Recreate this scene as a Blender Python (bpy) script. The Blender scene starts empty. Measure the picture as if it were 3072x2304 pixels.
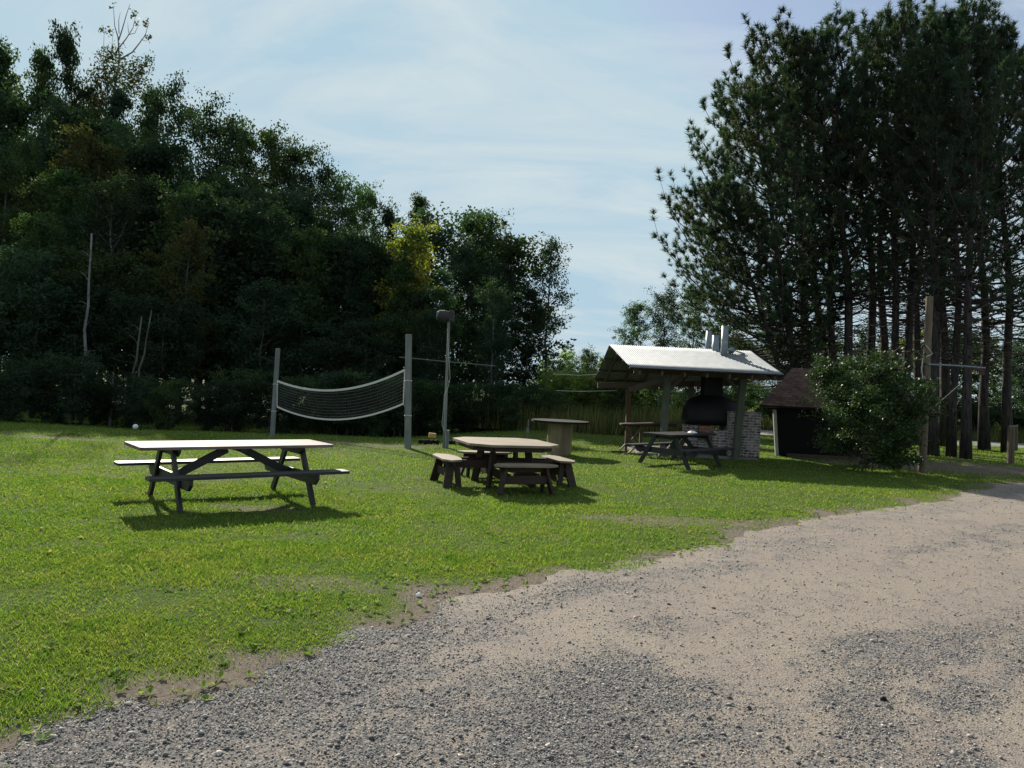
import bpy, bmesh, math, random
import numpy as np
from mathutils import Vector, Matrix
PI = math.pi
R = math.radians
S = bpy.context.scene
COL = S.collection

# ---------------------------------------------------------------- camera, sky, sun, exposure
F, ROLL, HC = 2230.0, 0.05, 1.70          # focal length in px of a 3072 px wide frame, roll, eye height
cam = bpy.data.cameras.new('camera'); co = bpy.data.objects.new('camera', cam); COL.objects.link(co)
cam.sensor_width = 36; cam.lens = 36*F/3072; cam.clip_start = 0.05; cam.clip_end = 2500
co.matrix_world = Matrix.Translation((0, 0, HC)) @ Matrix.Rotation(PI/2, 4, 'X') @ Matrix.Rotation(ROLL, 4, 'Z')
S.camera = co
SUN_AZ, SUN_EL = R(26.5), R(30)             # sun stands to the left of the view axis
sd = Vector((-math.sin(SUN_AZ)*math.cos(SUN_EL), math.cos(SUN_AZ)*math.cos(SUN_EL), math.sin(SUN_EL)))
sl = bpy.data.lights.new('sun', 'SUN'); so = bpy.data.objects.new('sun', sl); COL.objects.link(so)
sl.energy = 5.0; sl.angle = R(0.6); sl.color = (1.0, 0.93, 0.80)
so.rotation_euler = (-sd).to_track_quat('-Z', 'Y').to_euler()
W = bpy.data.worlds.new('World'); S.world = W; W.use_nodes = True
S.view_settings.view_transform = 'Standard'; S.view_settings.look = 'None'
S.view_settings.exposure = 0.84; S.view_settings.gamma = 1.0
def build_world():
    nt = W.node_tree; N = nt.nodes; L = nt.links; N.clear()
    out = N.new('ShaderNodeOutputWorld'); bg = N.new('ShaderNodeBackground')
    sky = N.new('ShaderNodeTexSky'); sky.sky_type = 'NISHITA'; sky.sun_disc = False
    sky.sun_elevation = SUN_EL; sky.sun_rotation = -SUN_AZ; sky.dust_density = 0.8; sky.air_density = 0.8; sky.ozone_density = 1.0
    tc = N.new('ShaderNodeTexCoord'); sep = N.new('ShaderNodeSeparateXYZ'); L.new(tc.outputs['Generated'], sep.inputs[0])
    def math_(op, a, b=None):
        m = N.new('ShaderNodeMath'); m.operation = op
        for i, v in enumerate((a, b)):
            if v is None: continue
            if isinstance(v, (int, float)): m.inputs[i].default_value = v
            else: L.new(v, m.inputs[i])
        return m.outputs[0]
    z = math_('ADD', math_('MAXIMUM', sep.outputs[2], 0.0), 0.22)
    cx = math_('DIVIDE', sep.outputs[0], z); cy = math_('DIVIDE', sep.outputs[1], z)
    comb = N.new('ShaderNodeCombineXYZ'); L.new(cx, comb.inputs[0]); L.new(cy, comb.inputs[1])
    mp = N.new('ShaderNodeMapping'); mp.inputs['Rotation'].default_value = (0, 0, R(-24)); mp.inputs['Scale'].default_value = (0.8, 1.9, 1)
    L.new(comb.outputs[0], mp.inputs[0])
    n1 = N.new('ShaderNodeTexNoise'); n1.inputs['Scale'].default_value = 1.7; n1.inputs['Detail'].default_value = 9; n1.inputs['Roughness'].default_value = 0.58; n1.inputs['Distortion'].default_value = 0.9
    L.new(mp.outputs[0], n1.inputs['Vector'])
    r1 = N.new('ShaderNodeValToRGB'); r1.color_ramp.elements[0].position = 0.36; r1.color_ramp.elements[1].position = 0.64
    r1.color_ramp.elements[0].color = (0.26,)*3+(1,); r1.color_ramp.elements[1].color = (0.95,)*3+(1,)
    L.new(n1.outputs['Fac'], r1.inputs[0])
    mx = N.new('ShaderNodeMix'); mx.data_type = 'RGBA'
    vm = N.new('ShaderNodeVectorMath'); vm.operation = 'MINIMUM'; L.new(sky.outputs[0], vm.inputs[0]); vm.inputs[1].default_value = (2.7, 4.1, 5.1)   # thin high cloud evens out the glare round the sun
    L.new(r1.outputs[0], mx.inputs[0]); L.new(vm.outputs[0], mx.inputs[6]); mx.inputs[7].default_value = (4.35, 5.05, 5.3, 1)
    L.new(mx.outputs[2], bg.inputs[0]); bg.inputs[1].default_value = 0.081
    L.new(bg.outputs[0], out.inputs[0])
build_world()
try:
    S.cycles.max_bounces = 8; S.cycles.transparent_max_bounces = 8
except Exception: pass

# ---------------------------------------------------------------- pixel to place helpers (px of the 3072 x 2304 photograph)
CR, SR = math.cos(ROLL), math.sin(ROLL)
def P(px, py, D):
    a, b = px-1536, py-1152
    a2, b2 = CR*a+SR*b, -SR*a+CR*b
    return Vector((a2/F*D, D, HC-b2/F*D))
def ray(px, py):
    v = P(px, py, 1.0); return v.x, (v.z-HC)
def G(px, py, z=0.0):                      # where the ray meets height z
    x, s = ray(px, py); D = (z-HC)/s
    return Vector((x*D, D, z))
def sstep(a, b, x):
    t = np.clip((x-a)/(b-a), 0, 1); return t*t*(3-2*t)
def gz(x, y):
    x = np.asarray(x, float); y = np.asarray(y, float)
    d = np.maximum(y-19.0, 0)
    z = -0.055*np.minimum(d, 12)*sstep(1.0, -5.0, x)
    z = z + 0.018*np.sin(x*0.55+1.3)*np.sin(y*0.47+0.4)*sstep(2.5, 6, y) + 0.01*np.sin(x*1.3+y*0.9)
    return z
def gzf(x, y): return float(gz(x, y))

# ---------------------------------------------------------------- mesh helpers
rng = np.random.default_rng(7)
def np_mesh(name, V, Fc, mats, parent=None, smooth=False, mi=None):
    V = np.asarray(V, np.float32); me = bpy.data.meshes.new(name)
    if isinstance(Fc, np.ndarray):
        n, k = Fc.shape; me.vertices.add(len(V)); me.vertices.foreach_set('co', V.ravel())
        me.loops.add(n*k); me.loops.foreach_set('vertex_index', Fc.astype(np.int32).ravel())
        me.polygons.add(n); me.polygons.foreach_set('loop_start', np.arange(0, n*k, k, dtype=np.int32))
        try: me.polygons.foreach_set('loop_total', np.full(n, k, dtype=np.int32))
        except Exception: pass
        me.update(calc_edges=True)
    else:
        me.from_pydata([tuple(v) for v in V], [], Fc)
    for m in (mats if isinstance(mats, (list, tuple)) else [mats]): me.materials.append(m)
    if mi is not None: me.polygons.foreach_set('material_index', np.asarray(mi, np.int32))
    if smooth: me.polygons.foreach_set('use_smooth', np.ones(len(me.polygons), bool))
    o = bpy.data.objects.new(name, me); COL.objects.link(o)
    if parent: o.parent = parent
    return o
class MB:
    def __init__(s): s.v = []; s.f = []; s.m = []
    def add(s, vs, fs, mi=0):
        k = len(s.v); s.v += [tuple(v) for v in vs]; s.f += [tuple(i+k for i in f) for f in fs]; s.m += [mi]*len(fs)
    def box(s, c, size, rot=None, mi=0):
        hx, hy, hz = size[0]/2, size[1]/2, size[2]/2
        vs = [Vector((x, y, z)) for z in (-hz, hz) for y in (-hy, hy) for x in (-hx, hx)]
        if rot is not None: vs = [rot @ v for v in vs]
        vs = [v+Vector(c) for v in vs]
        s.add(vs, [(0, 2, 3, 1), (4, 5, 7, 6), (0, 1, 5, 4), (2, 6, 7, 3), (0, 4, 6, 2), (1, 3, 7, 5)], mi); return s
    def bar(s, a, b, w, h, up=(0, 0, 1), mi=0):      # w across, h along 'up'
        a, b = Vector(a), Vector(b); d = (b-a); L = d.length; d.normalize()
        up = Vector(up); sx = d.cross(up)
        if sx.length < 1e-4: sx = d.cross(Vector((1, 0, 0)))
        sx.normalize(); u = sx.cross(d).normalized()
        rot = Matrix((d, sx, u)).transposed()
        return s.box((a+b)/2, (L, w, h), rot, mi)
    def prism(s, pts, z0, z1, mi=0):
        n = len(pts); vs = [(x, y, z0) for x, y in pts]+[(x, y, z1) for x, y in pts]
        fs = [tuple(range(n))[::-1], tuple(range(n, 2*n))]+[(i, (i+1) % n, n+(i+1) % n, n+i) for i in range(n)]
        s.add(vs, fs, mi); return s
    def tube(s, pts, rad, seg=8, cap=True, mi=0, wob=0.0, rn=None):
        pts = [Vector(p) for p in pts]; n = len(pts)
        if isinstance(rad, (int, float)): rad = [rad]*n
        vs = []; prev = None
        for i, p in enumerate(pts):
            d = (pts[min(i+1, n-1)]-pts[max(i-1, 0)]).normalized()
            ref = prev if prev is not None else (Vector((1, 0, 0)) if abs(d.x) < 0.9 else Vector((0, 1, 0)))
            a = (ref-d*ref.dot(d)).normalized(); b = d.cross(a); prev = a
            for k in range(seg):
                t = 2*PI*k/seg; r = rad[i]*(1+(wob*(rn.random()-.5) if wob else 0))
                vs.append(p+a*(r*math.cos(t))+b*(r*math.sin(t)))
        fs = [(i*seg+k, i*seg+(k+1) % seg, (i+1)*seg+(k+1) % seg, (i+1)*seg+k) for i in range(n-1) for k in range(seg)]
        if cap: fs += [tuple(range(seg))[::-1], tuple((n-1)*seg+k for k in range(seg))]
        s.add(vs, fs, mi); return s
    def lathe(s, prof, seg=24, c=(0, 0, 0), mi=0):
        vs = [(c[0]+r*math.cos(2*PI*k/seg), c[1]+r*math.sin(2*PI*k/seg), c[2]+z) for r, z in prof for k in range(seg)]
        n = len(prof)
        fs = [(i*seg+k, i*seg+(k+1) % seg, (i+1)*seg+(k+1) % seg, (i+1)*seg+k) for i in range(n-1) for k in range(seg)]
        fs += [tuple(range(seg))[::-1], tuple((n-1)*seg+k for k in range(seg))]
        s.add(vs, fs, mi); return s
    def build(s, name, mats, parent=None, bevel=0, smooth=False):
        o = np_mesh(name, np.array([tuple(v) for v in s.v]), s.f, mats, parent, smooth, s.m)
        if bevel:
            b = o.modifiers.new('bevel', 'BEVEL'); b.width = bevel; b.segments = 2; b.limit_method = 'ANGLE'; b.angle_limit = R(40)
        return o
def tag(o, label=None, cat=None, group=None, kind=None):
    if label: o['label'] = label
    if cat: o['category'] = cat
    if group: o['group'] = group
    if kind: o['kind'] = kind
    return o
def thing(name, label, cat, loc=(0, 0, 0), rz=0, group=None):
    o = bpy.data.objects.new(name, None); COL.objects.link(o); o.empty_display_size = .2
    o.location = loc; o.rotation_euler = (0, 0, rz); return tag(o, label, cat, group)
def copy_tree(o, parent=None):
    c = o.copy(); COL.objects.link(c)
    if parent: c.parent = parent
    for ch in KIDS.get(o.name, []): copy_tree(ch, c)
    return c
KIDS = {}

# ---------------------------------------------------------------- materials
class NT:
    def __init__(s, name):
        s.m = bpy.data.materials.new(name); s.m.use_nodes = True; s.t = s.m.node_tree; s.N = s.t.nodes; s.L = s.t.links
        s.b = s.N['Principled BSDF']; s.out = s.N['Material Output']
    def n(s, typ, **kw):
        x = s.N.new(typ)
        for k, v in kw.items():
            if k in x.inputs: s.set(x.inputs[k], v)
            else: setattr(x, k, v)
        return x
    def set(s, inp, v):
        if hasattr(v, 'is_output') or hasattr(v, 'links'): s.L.new(v, inp)
        else:
            try: inp.default_value = v
            except Exception: inp.default_value = (*v, 1)
    def obj(s, scale=(1, 1, 1), rot=(0, 0, 0), coord='Object'):
        tc = s.n('ShaderNodeTexCoord'); mp = s.n('ShaderNodeMapping'); mp.inputs['Scale'].default_value = scale; mp.inputs['Rotation'].default_value = rot
        s.L.new(tc.outputs[coord], mp.inputs[0]); return mp.outputs[0]
    def noise(s, vec, scale, detail=4, rough=.5, dist=0):
        x = s.n('ShaderNodeTexNoise'); s.L.new(vec, x.inputs['Vector']); x.inputs['Scale'].default_value = scale
        x.inputs['Detail'].default_value = detail; x.inputs['Roughness'].default_value = rough; x.inputs['Distortion'].default_value = dist
        return x.outputs['Fac']
    def ramp(s, fac, stops):
        x = s.n('ShaderNodeValToRGB'); s.L.new(fac, x.inputs[0]); e = x.color_ramp.elements
        while len(e) < len(stops): e.new(.5)
        for el, (p, c) in zip(e, stops): el.position = p; el.color = (*c, 1) if not isinstance(c, (int, float)) else (c, c, c, 1)
        return x.outputs[0]
    def mix(s, f, a, b, bt='MIX'):
        x = s.n('ShaderNodeMix'); x.data_type = 'RGBA'; x.blend_type = bt
        for i, v in ((0, f), (6, a), (7, b)):
            if hasattr(v, 'links'): s.L.new(v, x.inputs[i])
            elif i == 0: x.inputs[0].default_value = v
            else: x.inputs[i].default_value = (*v, 1)
        return x.outputs[2]
    def mth(s, op, a, b=0):
        x = s.n('ShaderNodeMath'); x.operation = op
        for i, v in enumerate((a, b)):
            if hasattr(v, 'links'): s.L.new(v, x.inputs[i])
            else: x.inputs[i].default_value = v
        return x.outputs[0]
    def bump(s, h, strength, dist=0.01):
        x = s.n('ShaderNodeBump'); x.inputs['Strength'].default_value = strength; x.inputs['Distance'].default_value = dist
        s.L.new(h, x.inputs['Height']); s.L.new(x.outputs[0], s.b.inputs['Normal']); return x.outputs[0]
    def island(s): return s.n('ShaderNodeNewGeometry').outputs['Random Per Island']
    def fin(s, col, rough=.8, spec=.3, metal=0):
        s.set(s.b.inputs['Base Color'], col); s.set(s.b.inputs['Roughness'], rough); s.b.inputs['Specular IOR Level'].default_value = spec
        s.b.inputs['Metallic'].default_value = metal; return s.m
def wood(name, c1, c2, scale=(3, 40, 40), rough=.75, var=.35, coord='Object', spec=.3):
    t = NT(name); v = t.obj(scale, coord=coord); n = t.noise(v, 1.0, 6, .6, .6)
    c = t.ramp(n, [(.25, c1), (.75, c2)])
    i = t.island(); k = t.ramp(i, [(0, 1-var), (1, 1)])
    c = t.mix(1.0, c, k, 'MULTIPLY')
    big = t.noise(t.obj((1.5, 1.5, 1.5)), 2.2, 3); c = t.mix(1.0, c, t.ramp(big, [(.3, .75), (.7, 1.0)]), 'MULTIPLY')
    t.bump(n, .35, .004); return t.fin(c, rough, spec)
M = {}
M['top_grey'] = wood('weathered_tabletop', (.07, .05, .045), (.34, .26, .23), (1.6, 30, 30), .65, .5, spec=.25)
M['dark_wood'] = wood('dark_painted_wood', (.010, .011, .016), (.030, .028, .032), rough=.5, spec=.5)
M['brown_wood'] = wood('dark_brown_stained_wood', (.030, .018, .013), (.075, .046, .034), rough=.65)
M['tan_top'] = wood('pale_wood_top', (.19, .145, .10), (.42, .34, .25), (1.5, 28, 28), .65, .25, spec=.3)
M['post_grey'] = wood('grey_weathered_post', (.15, .165, .16), (.32, .33, .31), (30, 30, 1.6), .85)
M['post_green'] = wood('green_grey_post', (.075, .088, .065), (.16, .165, .12), (30, 30, 1.6), .85)
M['post_brown'] = wood('brown_post', (.08, .05, .03), (.17, .11, .07), (30, 30, 1.6), .85)
M['pole_tan'] = wood('old_utility_pole', (.10, .075, .05), (.25, .20, .14), (26, 26, 1.2), .85)
M['spool'] = wood('spool_boards', (.20, .15, .09), (.50, .39, .24), (30, 30, 1.2), .8, .5)
M['rafter'] = wood('rafter_wood', (.07, .05, .035), (.15, .11, .08), rough=.8)
def simple(name, col, rough=.6, spec=.4, metal=0, nscale=0, namp=.3):
    t = NT(name)
    if nscale:
        n = t.noise(t.obj(), nscale, 5, .6); col = t.mix(1.0, t.ramp(n, [(.3, 1-namp), (.7, 1.0)]), col, 'MULTIPLY'); t.bump(n, .2, .003)
    return t.fin(col, rough, spec, metal)
M['galv'] = simple('galvanised_metal', (.22, .24, .26), .6, .35, .3, 5, .35)
M['zinc_pipe'] = simple('zinc_flue', (.24, .28, .31), .5, .4, .5, 8, .35)
M['black_metal'] = simple('sooty_black_metal', (.006, .006, .007), .6, .3, 0, 5, .4)
M['white_tape'] = simple('white_net_tape', (.68, .66, .60), .7, .2, 0, 30, .2)
M['net_cord'] = simple('net_cord', (.16, .16, .15), .8, .2)
M['cable'] = simple('pale_cable', (.45, .46, .42), .6, .3)
M['dark_cable'] = simple('green_grey_cable', (.10, .14, .10), .6, .3)
M['concrete'] = simple('concrete', (.19, .18, .165), .9, .2, 0, 9, .3)
M['lamp_grey'] = simple('grey_lamp_housing', (.04, .038, .04), .6, .3, 0, 12, .3)
M['white_trim'] = simple('weathered_white_trim', (.50, .50, .46), .7, .3, 0, 12, .3)
M['ball'] = simple('white_ball_skin', (.72, .74, .72), .45, .4)
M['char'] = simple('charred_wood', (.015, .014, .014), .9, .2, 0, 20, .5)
M['cutwood'] = simple('split_yellow_wood', (.55, .36, .12), .8, .2, 0, 25, .4)
M['rust'] = simple('rusty_metal', (.09, .05, .045), .8, .3, 0, 18, .5)
M['paper'] = simple('white_paper', (.75, .76, .74), .8, .2)
def brick_mat(name, c1, c2, mortar, sc=1.0):
    t = NT(name); tc = t.n('ShaderNodeTexCoord'); sep = t.n('ShaderNodeSeparateXYZ'); t.L.new(tc.outputs['Object'], sep.inputs[0])
    cb = t.n('ShaderNodeCombineXYZ'); t.L.new(t.mth('ADD', sep.outputs[0], sep.outputs[1]), cb.inputs[0]); t.L.new(sep.outputs[2], cb.inputs[1])
    b = t.n('ShaderNodeTexBrick'); nz = t.noise(t.obj(), 9, 3)
    dv = t.n('ShaderNodeVectorMath', operation='ADD'); sv = t.n('ShaderNodeVectorMath', operation='SCALE'); sv.inputs[3].default_value = .03
    cn = t.n('ShaderNodeCombineXYZ'); t.L.new(nz, cn.inputs[0]); t.L.new(nz, cn.inputs[1]); t.L.new(cn.outputs[0], sv.inputs[0]); t.L.new(cb.outputs[0], dv.inputs[0]); t.L.new(sv.outputs[0], dv.inputs[1])
    t.L.new(dv.outputs[0], b.inputs['Vector']); b.inputs['Scale'].default_value = 1.0
    b.inputs['Brick Width'].default_value = .21*sc; b.inputs['Row Height'].default_value = .072*sc; b.inputs['Mortar Size'].default_value = .009*sc; b.inputs['Mortar Smooth'].default_value = .2
    b.inputs['Color1'].default_value = (*c1, 1); b.inputs['Color2'].default_value = (*c2, 1); b.inputs['Mortar'].default_value = (*mortar, 1)
    wash = t.ramp(t.noise(t.obj(), 7, 5, .65), [(.42, 0), (.6, 1)])
    c = t.mix(t.mth('MULTIPLY', wash, .62), b.outputs['Color'], mortar)
    t.bump(t.mth('SUBTRACT', 1.0, b.outputs['Fac']), .8, .01); return t.fin(c, .9, .2)
M['brick'] = brick_mat('whitewashed_brick', (.06, .035, .035), (.15, .09, .08), (.42, .40, .38))
M['red_brick'] = brick_mat('red_brick', (.20, .06, .03), (.27, .10, .05), (.26, .20, .17))
def shingle():
    t = NT('brown_asphalt_shingles'); tc = t.n('ShaderNodeTexCoord')
    b = t.n('ShaderNodeTexBrick'); t.L.new(tc.outputs['UV'], b.inputs['Vector']); b.inputs['Scale'].default_value = 1
    b.inputs['Brick Width'].default_value = .17; b.inputs['Row Height'].default_value = .115; b.inputs['Mortar Size'].default_value = .006
    b.inputs['Color1'].default_value = (.085, .052, .042, 1); b.inputs['Color2'].default_value = (.16, .098, .074, 1); b.inputs['Mortar'].default_value = (.03, .02, .02, 1)
    n = t.noise(t.obj(), 2.2, 4); c = t.mix(1.0, b.outputs['Color'], t.ramp(n, [(.3, .55), (.7, 1.1)]), 'MULTIPLY')
    f = t.noise(t.obj(), 90, 2); c = t.mix(.5, c, t.ramp(f, [(.3, .4), (.7, 1.2)]), 'MULTIPLY')
    t.bump(b.outputs['Fac'], -.6, .01); return t.fin(c, .9, .2)
M['shingle'] = shingle()
def bark(name, c1, c2, sc=6, vs=1.0, marks=None):
    t = NT(name); n = t.noise(t.obj((sc, sc, vs)), 1.6, 8, .65, .5); c = t.ramp(n, [(.35, c1), (.65, c2)])
    if marks:
        mk = t.ramp(t.noise(t.obj((1.2, 1.2, 9)), 1.2, 3), [(.6, 0), (.68, 1)]); c = t.mix(mk, c, marks)
    t.bump(n, .8, .03); return t.fin(c, .9, .15)
M['pine_bark'] = bark('pine_bark', (.020, .018, .018), (.085, .072, .068), 9, 1.6)
M['bark'] = bark('grey_bark', (.05, .045, .04), (.16, .15, .13))
M['grey_dead'] = bark('dead_grey_bark', (.13, .11, .10), (.27, .24, .22))
M['birch'] = bark('pale_birch_bark', (.10, .105, .105), (.24, .24, .235), 4, 2, (.07, .06, .05))
def leafmat(name, c1, c2, trans=.35, rough=.45, spec=.35, hue=.0, blotch=None):
    t = NT(name); i = t.island(); oi = t.n('ShaderNodeObjectInfo').outputs['Random']
    c = t.mix(i, c1, c2)
    if blotch:
        bm_ = t.ramp(t.noise(t.obj(), .45, 3), [(.52, 0), (.66, 1)]); c = t.mix(bm_, c, blotch)
    hs = t.n('ShaderNodeHueSaturation'); t.L.new(c, hs.inputs['Color'])
    t.L.new(t.mth('ADD', t.mth('MULTIPLY', oi, .05), .475), hs.inputs['Hue']); t.L.new(t.mth('ADD', t.mth('MULTIPLY', oi, .75), .62), hs.inputs['Value'])
    col = hs.outputs[0]; t.fin(col, rough, spec)
    tr = t.n('ShaderNodeBsdfTranslucent'); br = t.mix(1.0, col, (1.6, 1.9, .7), 'MULTIPLY'); t.L.new(br, tr.inputs['Color'])
    ms = t.n('ShaderNodeMixShader'); ms.inputs[0].default_value = trans; t.L.new(t.b.outputs[0], ms.inputs[1]); t.L.new(tr.outputs[0], ms.inputs[2]); t.L.new(ms.outputs[0], t.out.inputs[0])
    return t.m
M['leaf_green'] = leafmat('aspen_leaves', (.022, .046, .020), (.050, .080, .030), .30, .7, .12, blotch=(.060, .072, .024))
M['leaf_dark'] = leafmat('dark_leaves', (.015, .034, .021), (.038, .060, .034), .30, .7, .12)
M['leaf_yellow'] = leafmat('yellow_leaves', (.10, .092, .020), (.19, .155, .030), .40, .6, .2, blotch=(.07, .09, .02))
M['leaf_olive'] = leafmat('olive_leaves', (.036, .048, .017), (.068, .072, .024), .3, .7, .12, blotch=(.065, .050, .022))
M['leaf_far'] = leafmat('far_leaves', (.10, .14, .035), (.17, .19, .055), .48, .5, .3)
M['leaf_bush'] = leafmat('bush_leaves', (.014, .030, .010), (.046, .074, .021), .22, .5, .25)
M['needles'] = leafmat('pine_needles', (.017, .036, .024), (.044, .070, .042), .30, .6, .2, blotch=(.050, .058, .030))
def grass_mat():
    t = NT('grass_blades'); i = t.island(); v = t.obj()
    c = t.mix(i, (.078, .150, .028), (.185, .245, .055))
    c = t.mix(t.ramp(t.noise(v, .55, 5, .65), [(.44, 0), (.70, .6)]), c, (.22, .22, .075))
    c = t.mix(t.ramp(t.noise(v, 2.6, 4, .6), [(.50, 0), (.66, .7)]), c, (.065, .14, .022))
    c = t.mix(t.ramp(i, [(.93, 0), (.94, 1)]), c, (.30, .26, .12))
    t.fin(c, .7, .12); tr = t.n('ShaderNodeBsdfTranslucent'); t.L.new(t.mix(1.0, c, (1.45, 1.65, .6), 'MULTIPLY'), tr.inputs['Color'])
    ms = t.n('ShaderNodeMixShader'); ms.inputs[0].default_value = .42; t.L.new(t.b.outputs[0], ms.inputs[1]); t.L.new(tr.outputs[0], ms.inputs[2]); t.L.new(ms.outputs[0], t.out.inputs[0])
    return t.m
M['grass'] = grass_mat()
M['brush'] = leafmat('tall_brush', (.06, .09, .022), (.26, .27, .12), .35, .6, .2)
def ground_mat():
    t = NT('lawn_soil_and_turf'); v = t.obj()
    a = t.n('ShaderNodeAttribute'); a.attribute_name = 'dirt'; a.attribute_type = 'GEOMETRY'
    g = t.ramp(t.noise(v, 55, 6, .7), [(.3, (.028, .05, .010)), (.55, (.07, .11, .018)), (.8, (.13, .15, .035))])
    big = t.noise(v, .9, 4, .6); g = t.mix(t.mth('MULTIPLY', t.ramp(big, [(.45, 0), (.7, 1)]), .45), g, (.12, .12, .03))
    soil = t.ramp(t.noise(v, 38, 5, .7), [(.3, (.09, .072, .06)), (.7, (.25, .205, .17))])
    c = t.mix(a.outputs['Fac'], g, soil); t.bump(t.noise(v, 120, 4, .7), .8, .03); return t.fin(c, .95, .1)
def gravel_mat():
    t = NT('gravel_and_dirt'); v = t.obj()
    a = t.n('ShaderNodeAttribute'); a.attribute_name = 'grey'; a.attribute_type = 'GEOMETRY'
    vo = t.n('ShaderNodeTexVoronoi'); t.L.new(v, vo.inputs['Vector']); vo.inputs['Scale'].default_value = 85
    vc = t.n('ShaderNodeSeparateColor'); t.L.new(vo.outputs['Color'], vc.inputs[0])
    stone = t.ramp(vc.outputs[0], [(0, (.05, .055, .065)), (.5, (.14, .14, .143)), (.85, (.25, .242, .235)), (1, (.38, .33, .29))])
    stone = t.mix(t.ramp(vo.outputs['Distance'], [(.35, 0), (.75, .6)]), stone, (.035, .032, .03))
    dirt = t.ramp(t.noise(v, 60, 8, .75), [(.28, (.18, .145, .125)), (.5, (.25, .207, .175)), (.75, (.37, .31, .26))])
    pk = t.ramp(t.noise(v, 1.1, 3), [(.4, 0), (.65, 1)]); dirt = t.mix(t.mth('MULTIPLY', pk, .5), dirt, (.31, .265, .205))
    brk = t.mth('MULTIPLY', t.mth('ADD', t.noise(v, 5, 6, .75), t.noise(v, 48, 4, .7)), .5)
    f = t.ramp(t.mth('ADD', a.outputs['Fac'], t.mth('MULTIPLY', t.mth('SUBTRACT', brk, .5), 3.6)), [(.30, .10), (.70, 1)])
    c = t.mix(f, dirt, stone)
    sp = t.n('ShaderNodeTexVoronoi'); t.L.new(v, sp.inputs['Vector']); sp.inputs['Scale'].default_value = 95; sc_ = t.n('ShaderNodeSeparateColor'); t.L.new(sp.outputs['Color'], sc_.inputs[0])
    pick = t.mth('MULTIPLY', t.ramp(sc_.outputs[1], [(.72, 0), (.74, 1)]), t.ramp(sp.outputs['Distance'], [(.38, 1), (.5, 0)]))
    c = t.mix(t.mth('MULTIPLY', pick, .8), c, t.ramp(sc_.outputs[0], [(0, (.05, .048, .05)), (.6, (.17, .15, .14)), (1, (.5, .45, .4))]))
    h = t.mth('ADD', t.mth('MULTIPLY', vo.outputs['Distance'], -1.0), t.noise(v, 260, 6, .8)); t.bump(t.mth('ADD', h, t.mth('MULTIPLY', pick, .5)), .6, .014); return t.fin(c, .9, .2)
M['lawn'] = ground_mat(); M['gravel'] = gravel_mat()
def stone_mat():
    t = NT('gravel_stones'); i = t.island()
    c = t.ramp(i, [(0, (.075, .075, .08)), (.45, (.18, .178, .176)), (.75, (.29, .28, .265)), (.90, (.38, .305, .26)), (1, (.58, .53, .48))])
    c = t.mix(.35, c, t.ramp(t.noise(t.obj(), 160, 3), [(.3, .5), (.7, 1.2)]), 'MULTIPLY'); return t.fin(c, .75, .35)
M['stones'] = stone_mat()
M['asphalt'] = simple('pale_asphalt', (.22, .215, .21), .9, .2, 0, 30, .25)
M['sand'] = simple('pale_sand', (.33, .26, .20), .95, .1, 0, 14, .4)

# ---------------------------------------------------------------- ground
EDGE_PX = [(-420, 2420), (0, 2262), (90, 2208), (250, 2150), (300, 2112), (417, 2094), (486, 2112), (576, 2094), (729, 2058), (812, 2004), (924, 1976), (1028, 1921), (1125, 1896), (1299, 1851), (1312, 1800),
           (1389, 1796), (1536, 1757), (1710, 1723), (1835, 1705), (1953, 1678), (2078, 1657), (2230, 1608), (2376, 1567), (2543, 1539), (2716, 1518), (2821, 1501), (2925, 1476), (2994, 1462), (3072, 1452)]
E = [G(x, y).xy for x, y in EDGE_PX]
E = [Vector((-6.5, -2.0)), Vector((-4.6, .8)), Vector((-3.4, 2.1))] + E[1:] + [Vector((15, 17.6)), Vector((22, 19.5)), Vector((34, 22)), Vector((70, 27))]
E = np.array([tuple(e) for e in E])
def resample(Pl, step):
    out = []
    for a, b in zip(Pl[:-1], Pl[1:]):
        n = max(1, int(np.linalg.norm(b-a)/step)); out += [a+(b-a)*i/n for i in range(n)]
    return np.array(out+[Pl[-1]])
ED = resample(E, .05)
rn_ = np.random.default_rng(3)
jit = np.cumsum(rn_.normal(0, 1, (len(ED), 2)), 0)
k_ = np.ones(9)/9
jit = rn_.normal(0, 1, (len(ED), 2)); jit = np.stack([np.convolve(jit[:, i], k_, 'same') for i in (0, 1)], 1)
ED = ED + jit*np.clip(np.linalg.norm(ED, axis=1)*.018, .05, .25)[:, None]
def edge_dist(x, y):                       # signed distance to the drive's edge, > 0 on the drive
    pts = np.stack([np.asarray(x).ravel(), np.asarray(y).ravel()], 1); out = np.empty(len(pts))
    A = E[:-1]; B = E[1:]; AB = B-A; L2 = (AB**2).sum(1)
    for s in range(0, len(pts), 60000):
        p = pts[s:s+60000]; ap = p[:, None]-A[None]; t = np.clip((ap*AB).sum(2)/L2, 0, 1)
        d = ap-t[..., None]*AB; dd = (d**2).sum(2); j = dd.argmin(1); r = np.arange(len(p))
        cr = AB[j, 0]*ap[r, j, 1]-AB[j, 1]*ap[r, j, 0]
        out[s:s+60000] = np.sqrt(dd[r, j])*np.where(cr < 0, 1, -1)
    return out.reshape(np.shape(x))
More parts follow.
